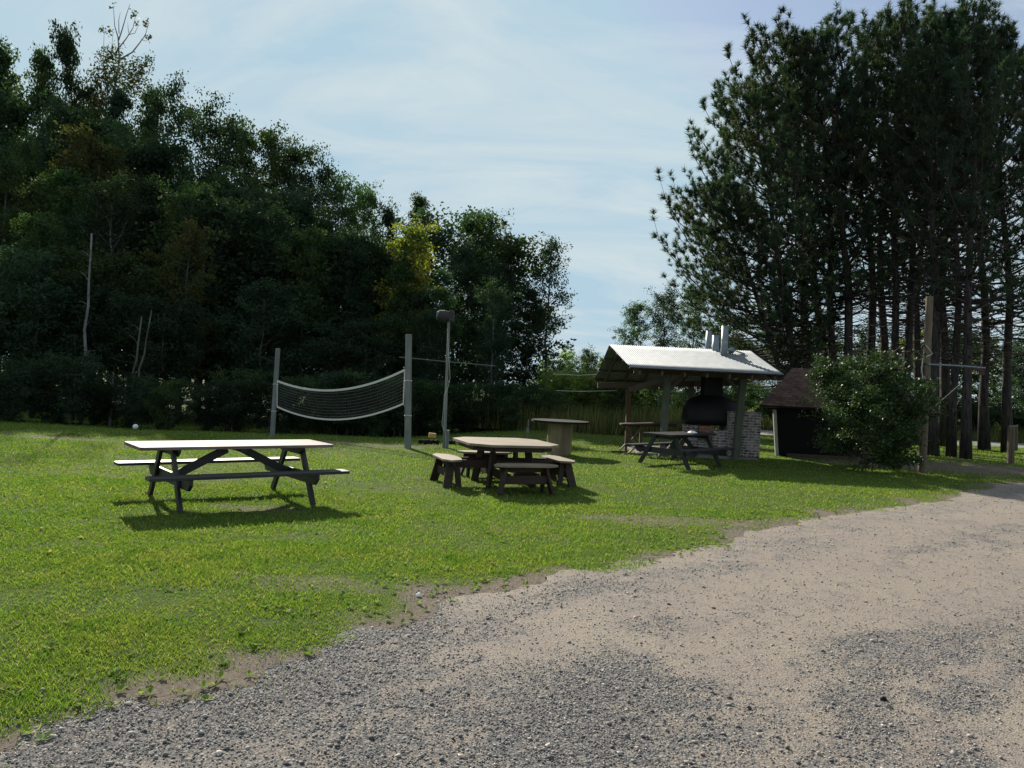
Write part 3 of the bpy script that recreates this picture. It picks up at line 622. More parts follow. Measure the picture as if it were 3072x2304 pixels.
# ---------------------------------------------------------------- shelter
def shelter():
    X0, Y0 = 3.0, 18.5
    t = thing('picnic_shelter', 'open timber shelter with a silver corrugated metal gable roof', 'shelter', (X0, Y0, 0))
    NL, NR = P(1891, 1101, 18.5), P(2352, 1123, 18.5); RL, RR = P(1828, 1035, 21.0), P(2252, 1054, 21.0); FL = P(1782, 1144, 23.3); FR = FL+(RR-RL)
    o = Vector((X0, Y0, 0)); NL, NR, RL, RR, FL, FR = [v-o for v in (NL, NR, RL, RR, FL, FR)]
    def slope(A, B, C, D, nm):                        # A,B low edge ; C,D ridge
        nu, nv = 528, 6; V = np.empty((nv+1, nu+1, 3)); nrm = (B-A).cross(C-A).normalized(); nrm = nrm if nrm.z > 0 else -nrm
        for j in range(nv+1):
            for i in range(nu+1):
                s = i/nu; v = j/nv; p = A.lerp(B, s).lerp(C.lerp(D, s), v)
                sheet = int(s*5.999); p = p+nrm*(.009*math.sin(2*PI*s*66)-.006*(abs((s*5.999) % 1) < .008)-.012*math.sin(PI*v)*(.4+.3*math.sin(s*9)))
                V[j, i] = p
        idx = np.arange((nu+1)*(nv+1)).reshape(nv+1, nu+1)
        Q = np.stack([idx[:-1, :-1], idx[:-1, 1:], idx[1:, 1:], idx[1:, :-1]], -1).reshape(-1, 4)
        r = np_mesh(nm, V.reshape(-1, 3), Q, M['galv'], t, True); sm = r.modifiers.new('thickness', 'SOLIDIFY'); sm.thickness = .006; sm.offset = -1; return r
    up = Vector((0, 0, .012))
    slope(NL, NR, RL+up, RR+up, 'roof_sheet'); slope(FL, FR, RL, RR, 'roof_sheet')
    dn = Vector((0, 0, 1))
    # rafters and purlins
    for i in range(7):
        s = .07+.88*i/6
        r_ = RL.lerp(RR, s)-dn*.15
        for A, B in ((NL, NR), (FL, FR)):
            e = A.lerp(B, s)-dn*.14; e = e+(r_-e)*.03; MB().bar(e, r_, .045, .11).build('rafter', M['rafter'], t)
    for A, B, C, D in ((NL, NR, RL, RR), (FL, FR, RL, RR)):
        for v in (.06, .36, .66, .94):
            p = A.lerp(C, v)-dn*.052; q = B.lerp(D, v)-dn*.052; MB().bar(p+(q-p)*.004, q-(q-p)*.004, .08, .038).build('purlin', M['rafter'], t)
    pb = {}
    for nm, base, top, d, mt, w in (('A', (1885, 1349), (1885, 1168), 21.6, 'post_brown', .15), ('B', (1985, 1372), (2004, 1123), 19.5, 'post_green', .17), ('C', (2206, 1375), (2229, 1135), 19.6, 'post_green', .17), ('D', (2070, 1340), (2074, 1150), 22.0, 'post_green', .15)):
        b = P(*base, d); b.z = gzf(b.x, b.y)-.02; tp = P(*top, d); pb[nm] = (b-o, tp-o)
        p = MB().bar(b-o, tp-o, w, w, (0, 1, 0)).build('post', M[mt], t, .008)
        if nm == 'A': p['label'] = 'reddish brown rear post'
    z = lambda v, dz=0: Vector((v.x, v.y, v.z+dz))
    A, B, C, D = (pb[k][1] for k in 'ABCD'); d = (NR-NL).normalized()
    MB().bar(z(B, .07)-d*.9, z(C, .07)+d*.85, .09, .16).build('beam', M['rafter'], t, .004)
    MB().bar(z(A, .07)-d*.9, z(D, .09)+d*1.5, .09, .16).build('beam', M['rafter'], t, .004)
    MB().bar(z(A, -.03), z(B, -.10), .05, .15).build('beam', M['rafter'], t, .004)
    MB().bar(z(D, -.03), z(C, -.12), .05, .15).build('beam', M['rafter'], t, .004)
    for k, s in (('B', 1), ('C', -1)):
        tp = pb[k][1]; MB().bar(z(tp, -.45), z(tp, -.02)+d*.42*s, .045, .09).build('knee_brace', M['rafter'], t)
    sl_ = MB(); sl_.box((2.0, 2.45, .02), (3.2, 2.6, .08)); so_ = sl_.build('floor_slab', M['concrete'], t, .01)
    # flues, through the roof
    for (x0, y0, x1, y1, dd, r, nm) in ((2172, 1068, 2176, 978, 20.3, .095, 'tall'), (2124, 1052, 2128, 993, 21.3, .085, ''), (2146, 1060, 2148, 1006, 20.9, .10, '')):
        a, b = P(x0, y0, dd)-o, P(x1, y1, dd)-o; a = a-(b-a).normalized()*.35
        f = MB().tube([a, a.lerp(b, .5), b], r, 20, False).build('flue_pipe', M['zinc_pipe'], t, smooth=True)
        sm = f.modifiers.new('thickness', 'SOLIDIFY'); sm.thickness = .004
        if nm: MB().tube([a.lerp(b, .66), a.lerp(b, .68)], r*1.04, 20).build('pipe_band', M['zinc_pipe'], f)
shelter()
def cowl():
    c = P(2208, 1056, 20.55); o = thing('fallen_cowl', 'crumpled metal flue cap lying on the shelter roof beside the pipes', 'flue cap', tuple(c))
    m = MB(); rn = random.Random(2)
    m.tube([(-.22, .02, .03), (-.12, 0, .06), (-.04, .0, .03)], [.07, .09, .06], 9, True, 0, .5, rn); m.build('cap', M['zinc_pipe'], o)
    m = MB()
    for i in range(6): m.bar((-.02+i*.035, -.08, .02-i*.012), (.0+i*.04, .10, .045-i*.012), .012, .03)
    m.bar((-.05, -.06, .03), (.24, -.05, -.045), .015, .03).bar((-.05, .08, .05), (.24, .09, -.02), .015, .03).build('grille', M['zinc_pipe'], o)
cowl()
def fireplace():
    o = Vector((4.75, 20.2, .07)); t = thing('brick_barbecue', 'brick barbecue with whitewashed pier and huge black hood under the shelter roof', 'barbecue', tuple(o))
    MB().box((.93, .55, .20), (1.45, .95, .40)).build('hearth', M['brick'], t, .01)
    MB().box((.55, .10, .58), (.34, .36, .36)).build('brick_ledge', M['red_brick'], t, .008)
    MB().box((.20, .22, .55), (.36, .40, .42)).build('brick_ledge', M['brick'], t, .008)
    MB().box((.93, -.12, .36), (.42, .30, .62)).build('brick_ledge', M['brick'], t, .008)
    m = MB()
    m.box((1.52, .10, .60), (.84, .95, 1.20)); m.build('brick_pier', M['brick'], t, .012)
    MB().box((.30, .78, .62), (.20, .2, .9)).build('rear_brick_pier', M['red_brick'], t, .01)
    m = MB(); ring = lambda x0, x1, y0, y1, z, k=6: [(x0+(x1-x0)*(.5-.5*math.cos(a))if False else 0, 0, 0) for a in range(1)]
    prof = [(.73, .60, .78), (.75, .62, .95), (.74, .60, 1.15), (.66, .52, 1.38), (.52, .42, 1.50), (.26, .24, 1.60)]; V = []; n = 28
    for (a, b, zz) in prof:
        for k in range(n):
            th = 2*PI*k/n; c, s = math.cos(th), math.sin(th); q = (abs(c)**3.2+abs(s)**3.2)**(-1/3.2); V.append((.80+a*c*q, .48+b*s*q, zz))
    Fc = [(i*n+k, i*n+(k+1) % n, (i+1)*n+(k+1) % n, (i+1)*n+k) for i in range(len(prof)-1) for k in range(n)]+[tuple(range(n))[::-1], tuple((len(prof)-1)*n+k for k in range(n))]
    m.add(V, Fc); m.build('hood', M['black_metal'], t, smooth=True)
    MB().box((.80, .48, 2.0), (.50, .46, .84)).build('smoke_stack', M['black_metal'], t, .01)
fireplace()
def trestle():
    D = 19.9; b = P(1872, 1352, D); z0 = gzf(b.x, D); t = thing('serving_table', 'tall narrow table with crossed legs and long feet under the left of the shelter', 'table', (b.x, D, z0))
    q = lambda x, y, d=D: P(x, y, d)-Vector((b.x, D, z0))
    MB().bar(q(1861, 1272), q(2036, 1268), .34, .04).build('tabletop', M['rafter'], t, .004)
    MB().bar(q(1868, 1278, D+.1), q(2030, 1276, D+.1), .04, .07).build('apron', M['rafter'], t)
    for x, dd in ((1880, D-.08), (1923, D-.02), (2030, D)):
        MB().bar(q(x, 1276, dd), q(x-3, 1356, dd), .06, .09, (0, 1, 0)).build('leg', M['post_brown'], t, .004)
    MB().bar(q(1882, 1282, D-.14), q(1921, 1340, D-.14), .04, .09, (0, 1, 0)).bar(q(1919, 1288, D-.22), q(1884, 1335, D-.22), .04, .08, (0, 1, 0)).build('cross_brace', M['post_brown'], t, .003)
    MB().bar(q(1833, 1356, D-.1), q(1885, 1357, D-.1), .07, .07).build('foot', M['post_brown'], t, .004)
    MB().bar(q(1871, 1363, D-.4), q(1936, 1364, D-.4), .07, .07).build('foot', M['post_brown'], t, .004)
    MB().bar(q(1857, 1353, D-.1), q(1881, 1328, D-.1), .04, .05, (0, 1, 0)).build('foot_brace', M['tan_top'], t, .003)
    MB().bar(q(1884, 1360, D-.4), q(1912, 1338, D-.4), .04, .05, (0, 1, 0)).build('foot_brace', M['tan_top'], t, .003)
trestle()
def small(name, label, cat, prims, loc, rz=0, group=None):
    t = thing(name, label, cat, loc, rz, group)
    for nm, m, mt, bv in prims: m.build(nm, M[mt], t, bv)
    return t
# leaning board by the pier
bp = P(2262, 1374, 20.0)
small('leaning_board', 'dark plank leaning against the right side of the brick barbecue', 'plank', [('board', MB().bar((.05, 0, 0), (-.22, .1, .95), .30, .03, (1, 0, .2)), 'brown_wood', .004)], (bp.x, 20.0, gzf(bp.x, 20)))
pp = P(2101, 1322, 17.9)
nb = MB(); rr_ = random.Random(4)
nb.tube([(0, 0, 0), (0, 0, .02), (0, 0, .045)], [.13, .10, .03], 9, True, 0, .4, rr_); o_ = nb.build('crumpled_napkin', M['paper']); o_.location = (4.35, 17.75, .752+gzf(4, 17.4)); tag(o_, 'small crumpled white paper lying on the dark table by the shelter', 'paper')

# ---------------------------------------------------------------- hut
def hut():
    o = Vector((8.0, 22.0, 0)); t = thing('shingled_hut', 'small dark hut with brown shingled hip roof half hidden by the bush', 'hut', tuple(o))
    # roof frustum
    e = [(-.97, -1.0, 1.46), (4.2, -1.0, 1.46), (3.9, 2.4, 1.46), (1.6, 2.4, 1.46)]; r = [(.52, .7, 2.62), (3.05, .7, 2.62)]
    V = e+r; Fc = [(0, 1, 5, 4), (1, 2, 5), (2, 3, 4, 5), (3, 0, 4)]
    ro = np_mesh('roof', V, Fc, M['shingle'], t); me = ro.data; uv = me.uv_layers.new(name='UVMap')
    for p in me.polygons:
        n = p.normal; up = Vector((0, 0, 1)); ay = (up-n*up.dot(n)).normalized(); ax = ay.cross(n)
        for li in p.loop_indices: v = me.vertices[me.loops[li].vertex_index].co; uv.data[li].uv = (v.dot(ax), v.dot(ay))
    sm = ro.modifiers.new('thickness', 'SOLIDIFY'); sm.thickness = .06; sm.offset = -1
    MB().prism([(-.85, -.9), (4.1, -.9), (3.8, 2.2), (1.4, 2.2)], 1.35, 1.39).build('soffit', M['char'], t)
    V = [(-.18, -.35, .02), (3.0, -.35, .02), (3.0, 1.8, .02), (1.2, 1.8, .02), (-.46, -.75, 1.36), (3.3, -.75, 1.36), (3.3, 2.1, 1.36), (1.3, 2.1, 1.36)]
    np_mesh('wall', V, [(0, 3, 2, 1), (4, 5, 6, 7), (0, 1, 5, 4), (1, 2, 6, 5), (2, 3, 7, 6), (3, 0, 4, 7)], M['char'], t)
    MB().bar((-.20, -.37, 0), (-.48, -.77, 1.36), .09, .07, (0, 1, 0)).build('corner_trim', M['white_trim'], t, .004)
    MB().bar((.05, -.45, .03), (3.1, -.45, .03), .12, .12).build('sill', M['rafter'], t, .005)
hut()

# ---------------------------------------------------------------- old utility pole and sign posts
def utility_pole():
    D = 18.6; b = P(2766, 1412, D); b.z = gzf(b.x, D)-.05; t = thing('utility_pole', 'short weathered wooden utility pole with wires and a sideways pipe', 'pole', tuple(b)); q = lambda x, y, d=D: P(x, y, d)-b
    MB().tube([(0, 0, 0), q(2778, 1150), q(2789, 890)], [.10, .092, .085], 18).build('shaft', M['pole_tan'], t, .006)
    MB().tube([q(2784, 1093, D-.1), q(2870, 1097, D-.1), q(2956, 1104, D-.1)], .022, 8).build('side_pipe', M['zinc_pipe'], t)
    MB().box(q(2935, 1108, D-.1), (.32, .05, .06)).box(q(2945, 1118, D-.1), (.12, .04, .12)).build('rusty_bracket', M['rust'], t)
    m = MB(); m.tube([q(2776, 1034, D-.13), q(2788, 1048, D-.13), q(2797, 1062, D-.13), q(2780, 1070, D-.13)], .012, 6)
    m.tube([q(2768, 1075, D-.12), q(2765, 1110, D-.13), q(2770, 1150, D-.13), q(2764, 1200, D-.12)], .012, 6)
    m.tube([q(2772, 1128, D-.13), q(2782, 1150, D-.14), q(2797, 1168, D-.14)], .009, 6).build('wiring', M['cable'], t)
    for y in (1036, 1062, 1092): MB().box(q(2774, y, D-.10), (.05, .06, .05)).build('insulator', M['black_metal'], t, .008)
    m = MB(); m.box(q(2766, 1112, D-.06), (.05, .08, .20)); m.build('fuse_box', M['black_metal'], t, .008)
    MB().tube([q(2800, 1222, D-.2), q(2845, 1183, D-.2), q(2889, 1144, D-.2)], .008, 6).build('stay_wire', M['cable'], t)
utility_pole()
def sign_posts():
    D = 23; b = P(3034, 1390, D); b.z = gzf(b.x, D); t = thing('sign_post', 'pair of short wooden posts with boards hanging between them at the right edge', 'sign post', tuple(b)); q = lambda x, y, d=D: P(x, y, d)-b
    for x, y1 in ((3028, 1390), (3038, 1392)): MB().bar(q(x-2, y1), q(x+1, 1280), .09, .09, (0, 1, 0)).build('post', M['pole_tan'], t, .005)
    m = MB()
    for x in (3043, 3047, 3051): m.bar(q(x, 1278, D+.1), q(x, 1352, D+.1), .03, .045, (0, 1, 0))
    m.build('hanging_board', M['pole_tan'], t, .003); MB().bar(q(3026, 1280, D+.05), q(3053, 1277, D+.05), .05, .05).build('cross_rail', M['post_grey'], t, .004)
sign_posts()
mk = P(1583, 1290, 22.5); tm = thing('marker_stake', 'thin stake with a small pale number plate before the woods left of the spool table', 'marker', (mk.x, 22.5, gzf(mk.x, 22.5)))
MB().bar((0, 0, 0), (.01, 0, .66), .035, .035, (0, 1, 0)).build('stake', M['post_grey'], tm); pl_ = MB().box((.0, -.03, .34), (.085, .012, .17)).build('number_plate', M['post_grey'], tm, .003)
# ball on the shaded grass, firewood and blocks on the court border
bl = P(406, 1290, 20.3); m = MB(); m.lathe([(.0725*math.sin(PI*i/14)+.0005, -.0725*math.cos(PI*i/14)) for i in range(15)], 20); bo_ = m.build('ball', M['ball'], smooth=True)
bo_.location = (bl.x, 20.3, gzf(bl.x, 20.3)+.11); tag(bo_, 'small white ball lying on shaded grass before the left woods', 'ball')
fw = [((1268, 1330), .22, 'charred dark log at the left end of the row on the court border', 'char'), ((1283, 1331), .24, 'dark log just left of the yellow block', 'char'), ((1297, 1330), .16, 'dark stub beneath the yellow split block', 'char'), ((1309, 1331), .14, 'small dark stub right of the yellow block', 'char'),
      ((1350, 1330), .12, 'dark stub half hidden behind the lamp pole base', 'char'), ((1366, 1331), .14, 'dark cut log right of the lamp pole', 'char'), ((1373, 1332), .11, 'pale ended cut log farthest right of the row', 'spool')]
for k, ((x, y), L_, lb, mt) in enumerate(fw):
    g_ = G(x, y); o_ = thing('firewood_log', lb, 'log', (g_.x, g_.y, gzf(g_.x, g_.y)), .3*k, 'logs on the court border'); rr_ = random.Random(k)
    MB().tube([(-L_/2, 0, .06), (0, 0, .065), (L_/2, 0, .06)], [.062, .068, .06], 9, True, 0, .25, rr_).build('log', M[mt], o_, .005)
g_ = G(1296, 1326); o_ = MB().box((0, 0, .05), (.2, .14, .13)).build('split_block', M['cutwood'], None, .012); o_.location = (g_.x, g_.y-.02, .13); o_.rotation_euler = (0, .05, .2); tag(o_, 'yellow split wood block resting on the dark logs', 'wood block')
for (x, y, lb) in ((1256, 1787, 'white flat stone on the bare soil at the lawn edge'),):
    g_ = G(x, y); rr_ = random.Random(x); o_ = MB().tube([(0, 0, 0), (0, 0, .012), (0, 0, .022)], [.022, .02, .008], 8, True, 0, .5, rr_).build('pale_stone', M['paper']); o_.location = (g_.x, g_.y, gzf(g_.x, g_.y)+.01); tag(o_, lb, 'stone')
g_ = G(1818, 1702); o_ = MB().tube([(-.09, -.03, .0), (0, 0, .01), (.09, .05, .0)], .005, 6).build('twig', M['tan_top']); o_.location = (g_.x, g_.y, .03); tag(o_, 'pale twig lying at the lawn edge beside the drive', 'twig')
for (x, y) in ((2228, 1711, ), (2232, 1724)): pass
for (x, y, s, lb, mt) in ((2650, 2110, .022, 'dark fist sized stone on the right of the drive', 'char'), (2664, 2132, .020, 'pale stone just below the dark one on the drive', 'concrete'), (2246, 2132, .018, 'dark angular stone left of the pair on the drive', 'lamp_grey')):
    g_ = G(x, y); rr_ = random.Random(x); o_ = MB().tube([(0, 0, -.01), (0, 0, s*.5), (.004, 0, s*1.1)], [s, s*1.05, s*.4], 7, True, 0, .5, rr_).build('stone', M[mt]); o_.location = (g_.x, g_.y, gzf(g_.x, g_.y)+.008); tag(o_, lb, 'stone')

# ---------------------------------------------------------------- trees
def quads(C, size, r, flat=0.0, asp=.62):
    n = len(C); u = r.normal(size=(n, 3)); u /= np.linalg.norm(u, axis=1)[:, None]; w = r.normal(size=(n, 3)); w[:, 2] += flat
    v = np.cross(w, u); v /= np.linalg.norm(v, axis=1)[:, None]
    s = size*(.6+.8*r.random(n))[:, None]
    V = np.stack([C-u*s*.5, C+v*s*asp*.5, C+u*s*.5, C-v*s*asp*.5], 1).reshape(-1, 3)
    return V, np.arange(n*4).reshape(n, 4)
PROF = {'column': lambda t: (math.sin(PI*min(1, t*.92+.10)))**.75*(.75+.25*(1-t)), 'round': lambda t: math.sqrt(max(0, 1-(1.85*t-.85)**2)), 'cone': lambda t: max(.06, (1-t)**.8)*min(1, .45+2*t), 'flat': lambda t: .75+.25*math.sin(PI*t)}
def broadleaf(name, seed, H, Rd, base, prof, nleaf, leaf, nlimb, tr, barkm, leafm, clump=.5, rise=.5, sub=5, stems=1, wob=.25):
    r = np.random.default_rng(seed); rr = random.Random(seed); wd = MB(); C = []
    t = thing(name, None, None)
    for st in range(stems):
        ph = rr.random()*6.28; off = Vector((0, 0, 0)) if stems == 1 else Vector((math.cos(ph), math.sin(ph), 0))*.15
        lean = Vector((rr.uniform(-1, 1), rr.uniform(-1, 1), 0))*wob*(1 if stems == 1 else 2.5)
        tp = [off+lean*(i/7)**1.4*H*.12+Vector((rr.uniform(-1, 1), rr.uniform(-1, 1), 0))*.02*H*(i > 0)*.5+Vector((0, 0, H*.97*i/7)) for i in range(8)]
        wd.tube(tp, [tr*(1-.88*i/7)*(1.25 if i == 0 else 1)/math.sqrt(stems) for i in range(8)], 9, True, 0)
        def tpt(f): f = min(f, .999)*7; i = int(f); return tp[i].lerp(tp[i+1], f-i)
        nl = nlimb//stems
        for k in range(nl):
            f = base+(.97-base)*((k+rr.random()*.8)/nl); tt_ = (f-base)/(1-base); L = Rd*PROF[prof](tt_)*rr.uniform(.6, 1.15); az = k*2.4+rr.uniform(-.5, .5)
            p0 = tpt(f); d = Vector((math.cos(az), math.sin(az), rise*rr.uniform(.4, 1.5))).normalized()
            pts = [p0]; 
            for s in range(4): d = (d+Vector((rr.uniform(-.25, .25), rr.uniform(-.25, .25), rr.uniform(-.1, .3)))).normalized(); pts.append(pts[-1]+d*L/4)
            r0 = max(.012, tr*.33*(1-f*.75)); wd.tube(pts, [r0, r0*.75, r0*.5, r0*.3, .006], 5, False, 0)
            for s in range(sub):
                q = rr.uniform(.3, 1.02)*4; i = min(3, int(q)); b = pts[i].lerp(pts[i+1], min(1, q-i)); e = b+Vector((rr.gauss(0, 1), rr.gauss(0, 1), rr.gauss(.2, .7)))*clump*.9
                if s % 2 == 0: wd.tube([b, b.lerp(e, .6)+Vector((0, 0, .03)), e], [.012, .008, .004], 3, False, 0)
                C.append(tuple(e)); C.append(tuple(b.lerp(e, .4)))
            C.append(tuple(pts[-1]))
    tr_o = wd.build('trunk', barkm, t, smooth=True)
    C = np.array(C); m = len(C); wgt = r.random(m)**2+.08; wgt /= wgt.sum(); j = r.choice(m, nleaf, p=wgt); sg = clump*(.26+.40*r.random(m))
    pos = C[j]+np.clip(r.normal(size=(nleaf, 3)), -1.7, 1.7)*sg[j][:, None]*.85*np.array([1, 1, .75]); pos[:, 2] = np.maximum(pos[:, 2], .04)
    V, Q = quads(pos, leaf, r); cr = np_mesh('crown', V, Q, leafm, t)
    KIDS[t.name] = [tr_o, cr]; t['_h'] = H; return t
USED = set()
def place(proto, x, y, H, label, cat, group=None, wx=1.0, rz=None, lean=(0, 0), seed=0, z=None):
    o = proto
    if proto.name in USED:
        o = copy_tree(proto)
    USED.add(proto.name); s = H/PH[proto.name]
    if o is not proto: pass
    o.location = (x, y, (gzf(x, y) if z is None else z)-.03); o.scale = (s*wx, s*wx, s)
    o.rotation_euler = (lean[0], lean[1], (seed*2.399 if rz is None else rz))
    for k in ('group',):
        if k in o: del o[k]
    return tag(o, label, cat, group)
PH = {}
def proto(name, *a, **k):
    t = broadleaf(name, *a, **k); PH[t.name] = a[1]; del t['_h']; return t
aspA = proto('aspen_tree', 1, 15, 2.3, .22, 'column', 14500, .155, 46, .15, M['bark'], M['leaf_green'], clump=.50, rise=.9)
aspB = proto('aspen_tree', 2, 15, 2.7, .25, 'column', 14500, .155, 44, .15, M['bark'], M['leaf_dark'], clump=.55, rise=.8)
aspC = proto('aspen_tree', 3, 15, 3.1, .28, 'round', 16500, .155, 44, .17, M['bark'], M['leaf_green'], clump=.62, rise=.7)
rndA = proto('birch_tree', 4, 13, 3.2, .22, 'round', 17000, .135, 44, .14, M['birch'], M['leaf_dark'], clump=.60, rise=.8)
rndB = proto('birch_tree', 5, 13, 2.8, .20, 'round', 15500, .135, 44, .13, M['birch'], M['leaf_green'], clump=.55, rise=.9)
oliv = proto('aspen_tree', 6, 12, 2.6, .2, 'round', 13000, .145, 40, .13, M['bark'], M['leaf_olive'], clump=.5)
yell = proto('yellow_birch_tree', 8, 8.5, 1.65, .22, 'column', 13000, .11, 40, .09, M['birch'], M['leaf_yellow'], clump=.36, rise=.9)
spar = proto('sparse_birch_tree', 9, 9.5, 2.1, .10, 'column', 7000, .115, 44, .10, M['birch'], M['leaf_dark'], clump=.42, rise=1.0)
undA = proto('understory_tree', 10, 6, 2.2, .12, 'round', 12000, .11, 30, .06, M['bark'], M['leaf_dark'], clump=.45)
undB = proto('understory_tree', 11, 6, 2.0, .15, 'round', 11000, .11, 30, .06, M['bark'], M['leaf_green'], clump=.42)
shrA = proto('shrub', 12, 2.3, 1.35, .03, 'round', 9000, .08, 24, .03, M['bark'], M['leaf_dark'], clump=.30, stems=3)
shrB = proto('shrub', 13, 2.3, 1.3, .03, 'round', 8500, .075, 24, .03, M['bark'], M['leaf_green'], clump=.30, stems=3)
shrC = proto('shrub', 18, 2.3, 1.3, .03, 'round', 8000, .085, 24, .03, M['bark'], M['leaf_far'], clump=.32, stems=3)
wdD = proto('woodland_tree', 16, 16, 3.0, .12, 'round', 18000, .19, 50, .15, M['bark'], M['leaf_dark'], clump=.7)
wdE = proto('woodland_tree', 17, 16, 2.8, .12, 'column', 18000, .19, 50, .15, M['bark'], M['leaf_green'], clump=.7)
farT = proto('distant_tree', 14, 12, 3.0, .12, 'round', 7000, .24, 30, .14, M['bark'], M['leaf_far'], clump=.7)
farD = proto('distant_tree', 15, 12, 3.2, .10, 'round', 8000, .22, 30, .14, M['bark'], M['leaf_dark'], clump=.8)

def yh(px): return 1152+ROLL*(px-1536)
def tree_at(pr, px, py, label, dmin=0, wx=1.0, cat='tree', group='trees of the left woods', extra=0, D=None, **k):
    e = (yh(px)-py)/F
    if D is None: D = min(64, max(dmin, (20.5+min(5, max(0, (px-600)*.009)))/(1-min(.62, 1.55*e)) + extra))
    v = P(px, py, D); z0 = gzf(v.x, D); H = v.z-z0
    tree_at.n += 1
    return place(pr, v.x, D, H, label, cat, group, wx, seed=tree_at.n, **k)
tree_at.n = 0
# skyline trees of the wood, from the left
SK = [(aspB, -70, 60, 'tall dark aspen cut off by the left edge of the picture', 1.0), (aspA, 12, 95, 'tall aspen at the left edge with loose top reaching high', 1.0), (aspC, 70, 420, 'shorter aspen in the gap between the two tallest groups at left', .8),
      (aspA, 150, 105, 'slender twin topped aspen, left one of the tallest pair', .75), (aspB, 208, 55, 'tallest aspen of the left woods with pointed leafy top', .75), (oliv, 262, 200, 'olive brown leafed aspen beside the tallest pair', .8), (aspB, 385, 235, 'dark aspen under the bare branched tree', .9),
      (aspA, 445, 215, 'aspen just right of the bare branched tree', .85), (rndA, 505, 285, 'dark broad tree ending the tall left group', .85), (aspC, 575, 560, 'low crown in the dip right of the tall group', .9), (rndA, 665, 350, 'round topped dark birch after the dip in the skyline', 1.0),
      (rndB, 735, 365, 'airy green birch beside the round topped dark one', .9), (aspC, 820, 400, 'broad dark aspen at the middle of the woods skyline', 1.0), (rndB, 890, 420, 'loose topped birch on the descending skyline', .9), (rndA, 960, 500, 'dark birch two thirds along the descending skyline', .95),
      (aspC, 1030, 540, 'green aspen left of the yellow topped tree group', .95), (rndB, 1105, 555, 'small pointed crown on the skyline above the right net post', .9), (aspB, 1170, 600, 'dark aspen directly left behind the yellow tree', .8), (aspA, 1265, 550, 'green tree with ragged top standing behind the yellow one', .8),
      (rndA, 1385, 735, 'lower dark tree between the yellow tree and the pointed one', .9), (aspC, 1440, 640, 'dark pointed tree standing above the lamp pole', 1.15), (rndB, 1530, 715, 'dark tree on the right shoulder of the pointed one', 1.15), (rndA, 1475, 780, 'dense dark tree just below the pointed one', 1.3)]
for i, (pr, x, y, lb, wx) in enumerate(SK): tree_at(pr, x, y, lb, dmin=30, wx=wx*(.62 if x < 470 else .80), extra=(i % 3)*1.0)
tree_at(yell, 1222, 650, 'bright yellow leafed birch glowing among the dark trees', D=33.0, wx=1.05, group=None)
tree_at(spar, 1655, 690, 'thin sparse birch at the right end of the woods with open branches', D=36.5, wx=.95, group=None)
tree_at(aspB, 1590, 850, 'dark leafy tree at the foot of the sparse birch', D=34, wx=1.1)
# second layer, a few metres nearer, darker and lower
rl = random.Random(21)
ML = [(aspC, 20, 480, 'olive green crown halfway up the far left'), (rndB, 130, 640, 'wide low crown on the far left below the tall aspens'), (oliv, 560, 665, 'orange tinged tree halfway up the middle of the woods'), (rndA, 330, 560, 'dark middle height tree below the bare branches'), (aspB, 470, 520, 'dark tree filling the woods under the tall group'),
      (rndB, 700, 600, 'middle height green birch above the left net post'), (rndA, 800, 640, 'dark middle height birch right of the left net post'), (aspC, 920, 700, 'dark middle height tree above the net'), (rndA, 1040, 720, 'dark crown between the net and the yellow tree'), (rndB, 1330, 860, 'dark low crown behind the floodlight'), (rndA, 1490, 860, 'dark low crown right of the floodlight'),
      (aspA, 230, 480, 'slim green aspen under the tallest pair'), (oliv, 300, 400, 'brownish aspen tucked left of the bare branched tree'), (rndA, 620, 600, 'dark crown filling the woods under the dip'), (aspB, 1130, 760, 'dark slim tree to the left of the yellow tree base')]
for i, (pr, x, y, lb) in enumerate(ML): tree_at(pr, x, y, lb, dmin=26, wx=.95, extra=-.5)
for i in range(17):
    x = -80+i*98+rl.uniform(-25, 25); y = 870+rl.choice([-210, -120, -40, 30, 80])+rl.uniform(-40, 40)+max(0, (x-1100))*.12
    tree_at([undA, undB, undA][i % 3], x, y, 'low leafy tree in the shaded lower layer of the woods', dmin=27+max(0, min(2.5, (x-500)*.005)), extra=rl.uniform(0, 1.5)+1.0, wx=1.2, group='low trees of the shaded woods edge')
for i in range(26):
    x = -120+i*66+rl.uniform(-20, 20); d = 21.6+rl.uniform(0, 1.6)+max(0, x-600)*.0062; y = yh(x)-(-1.7+1.9+rl.uniform(-.35, .5))/d*F
    tree_at([shrA, shrB, shrA][i % 3], x, y+95-rl.uniform(0, 25), 'dense dark shrub in the hedge like row along the foot of the woods', cat='shrub', D=d, wx=1.15, group='shrubs along the foot of the woods')
for i in range(12):
    x = 1000+i*58+rl.uniform(-14, 14); d = 25.0+(x-1000)*.007; y = yh(x)+20+rl.uniform(-8, 8)
    tree_at([shrA, shrB][i % 2], x, y, 'dense dark shrub in the hedge like row along the foot of the woods', cat='shrub', D=d, wx=1.25, group='shrubs along the foot of the woods')
SKX = [-200, 0, 60, 105, 160, 230, 330, 440, 520, 575, 640, 740, 830, 900, 1000, 1120, 1250, 1310, 1340, 1440, 1540, 1620]
SKY_ = [90, 160, 300, 380, 240, 220, 330, 300, 340, 520, 430, 440, 470, 500, 590, 640, 690, 860, 840, 760, 830, 900]
for i in range(29):
    x = -60+i*48+rl.uniform(-12, 12); y = float(np.interp(x, SKX, SKY_))+35+rl.uniform(0, 90)
    tree_at([wdD, wdE][i % 2], x, y, 'dense dark tree deep in the left woods', D=min(57, 20.5/(1-min(.62, 1.55*(yh(x)-y)/F))+4+(i % 3)), wx=.9, group='trees deep in the left woods')
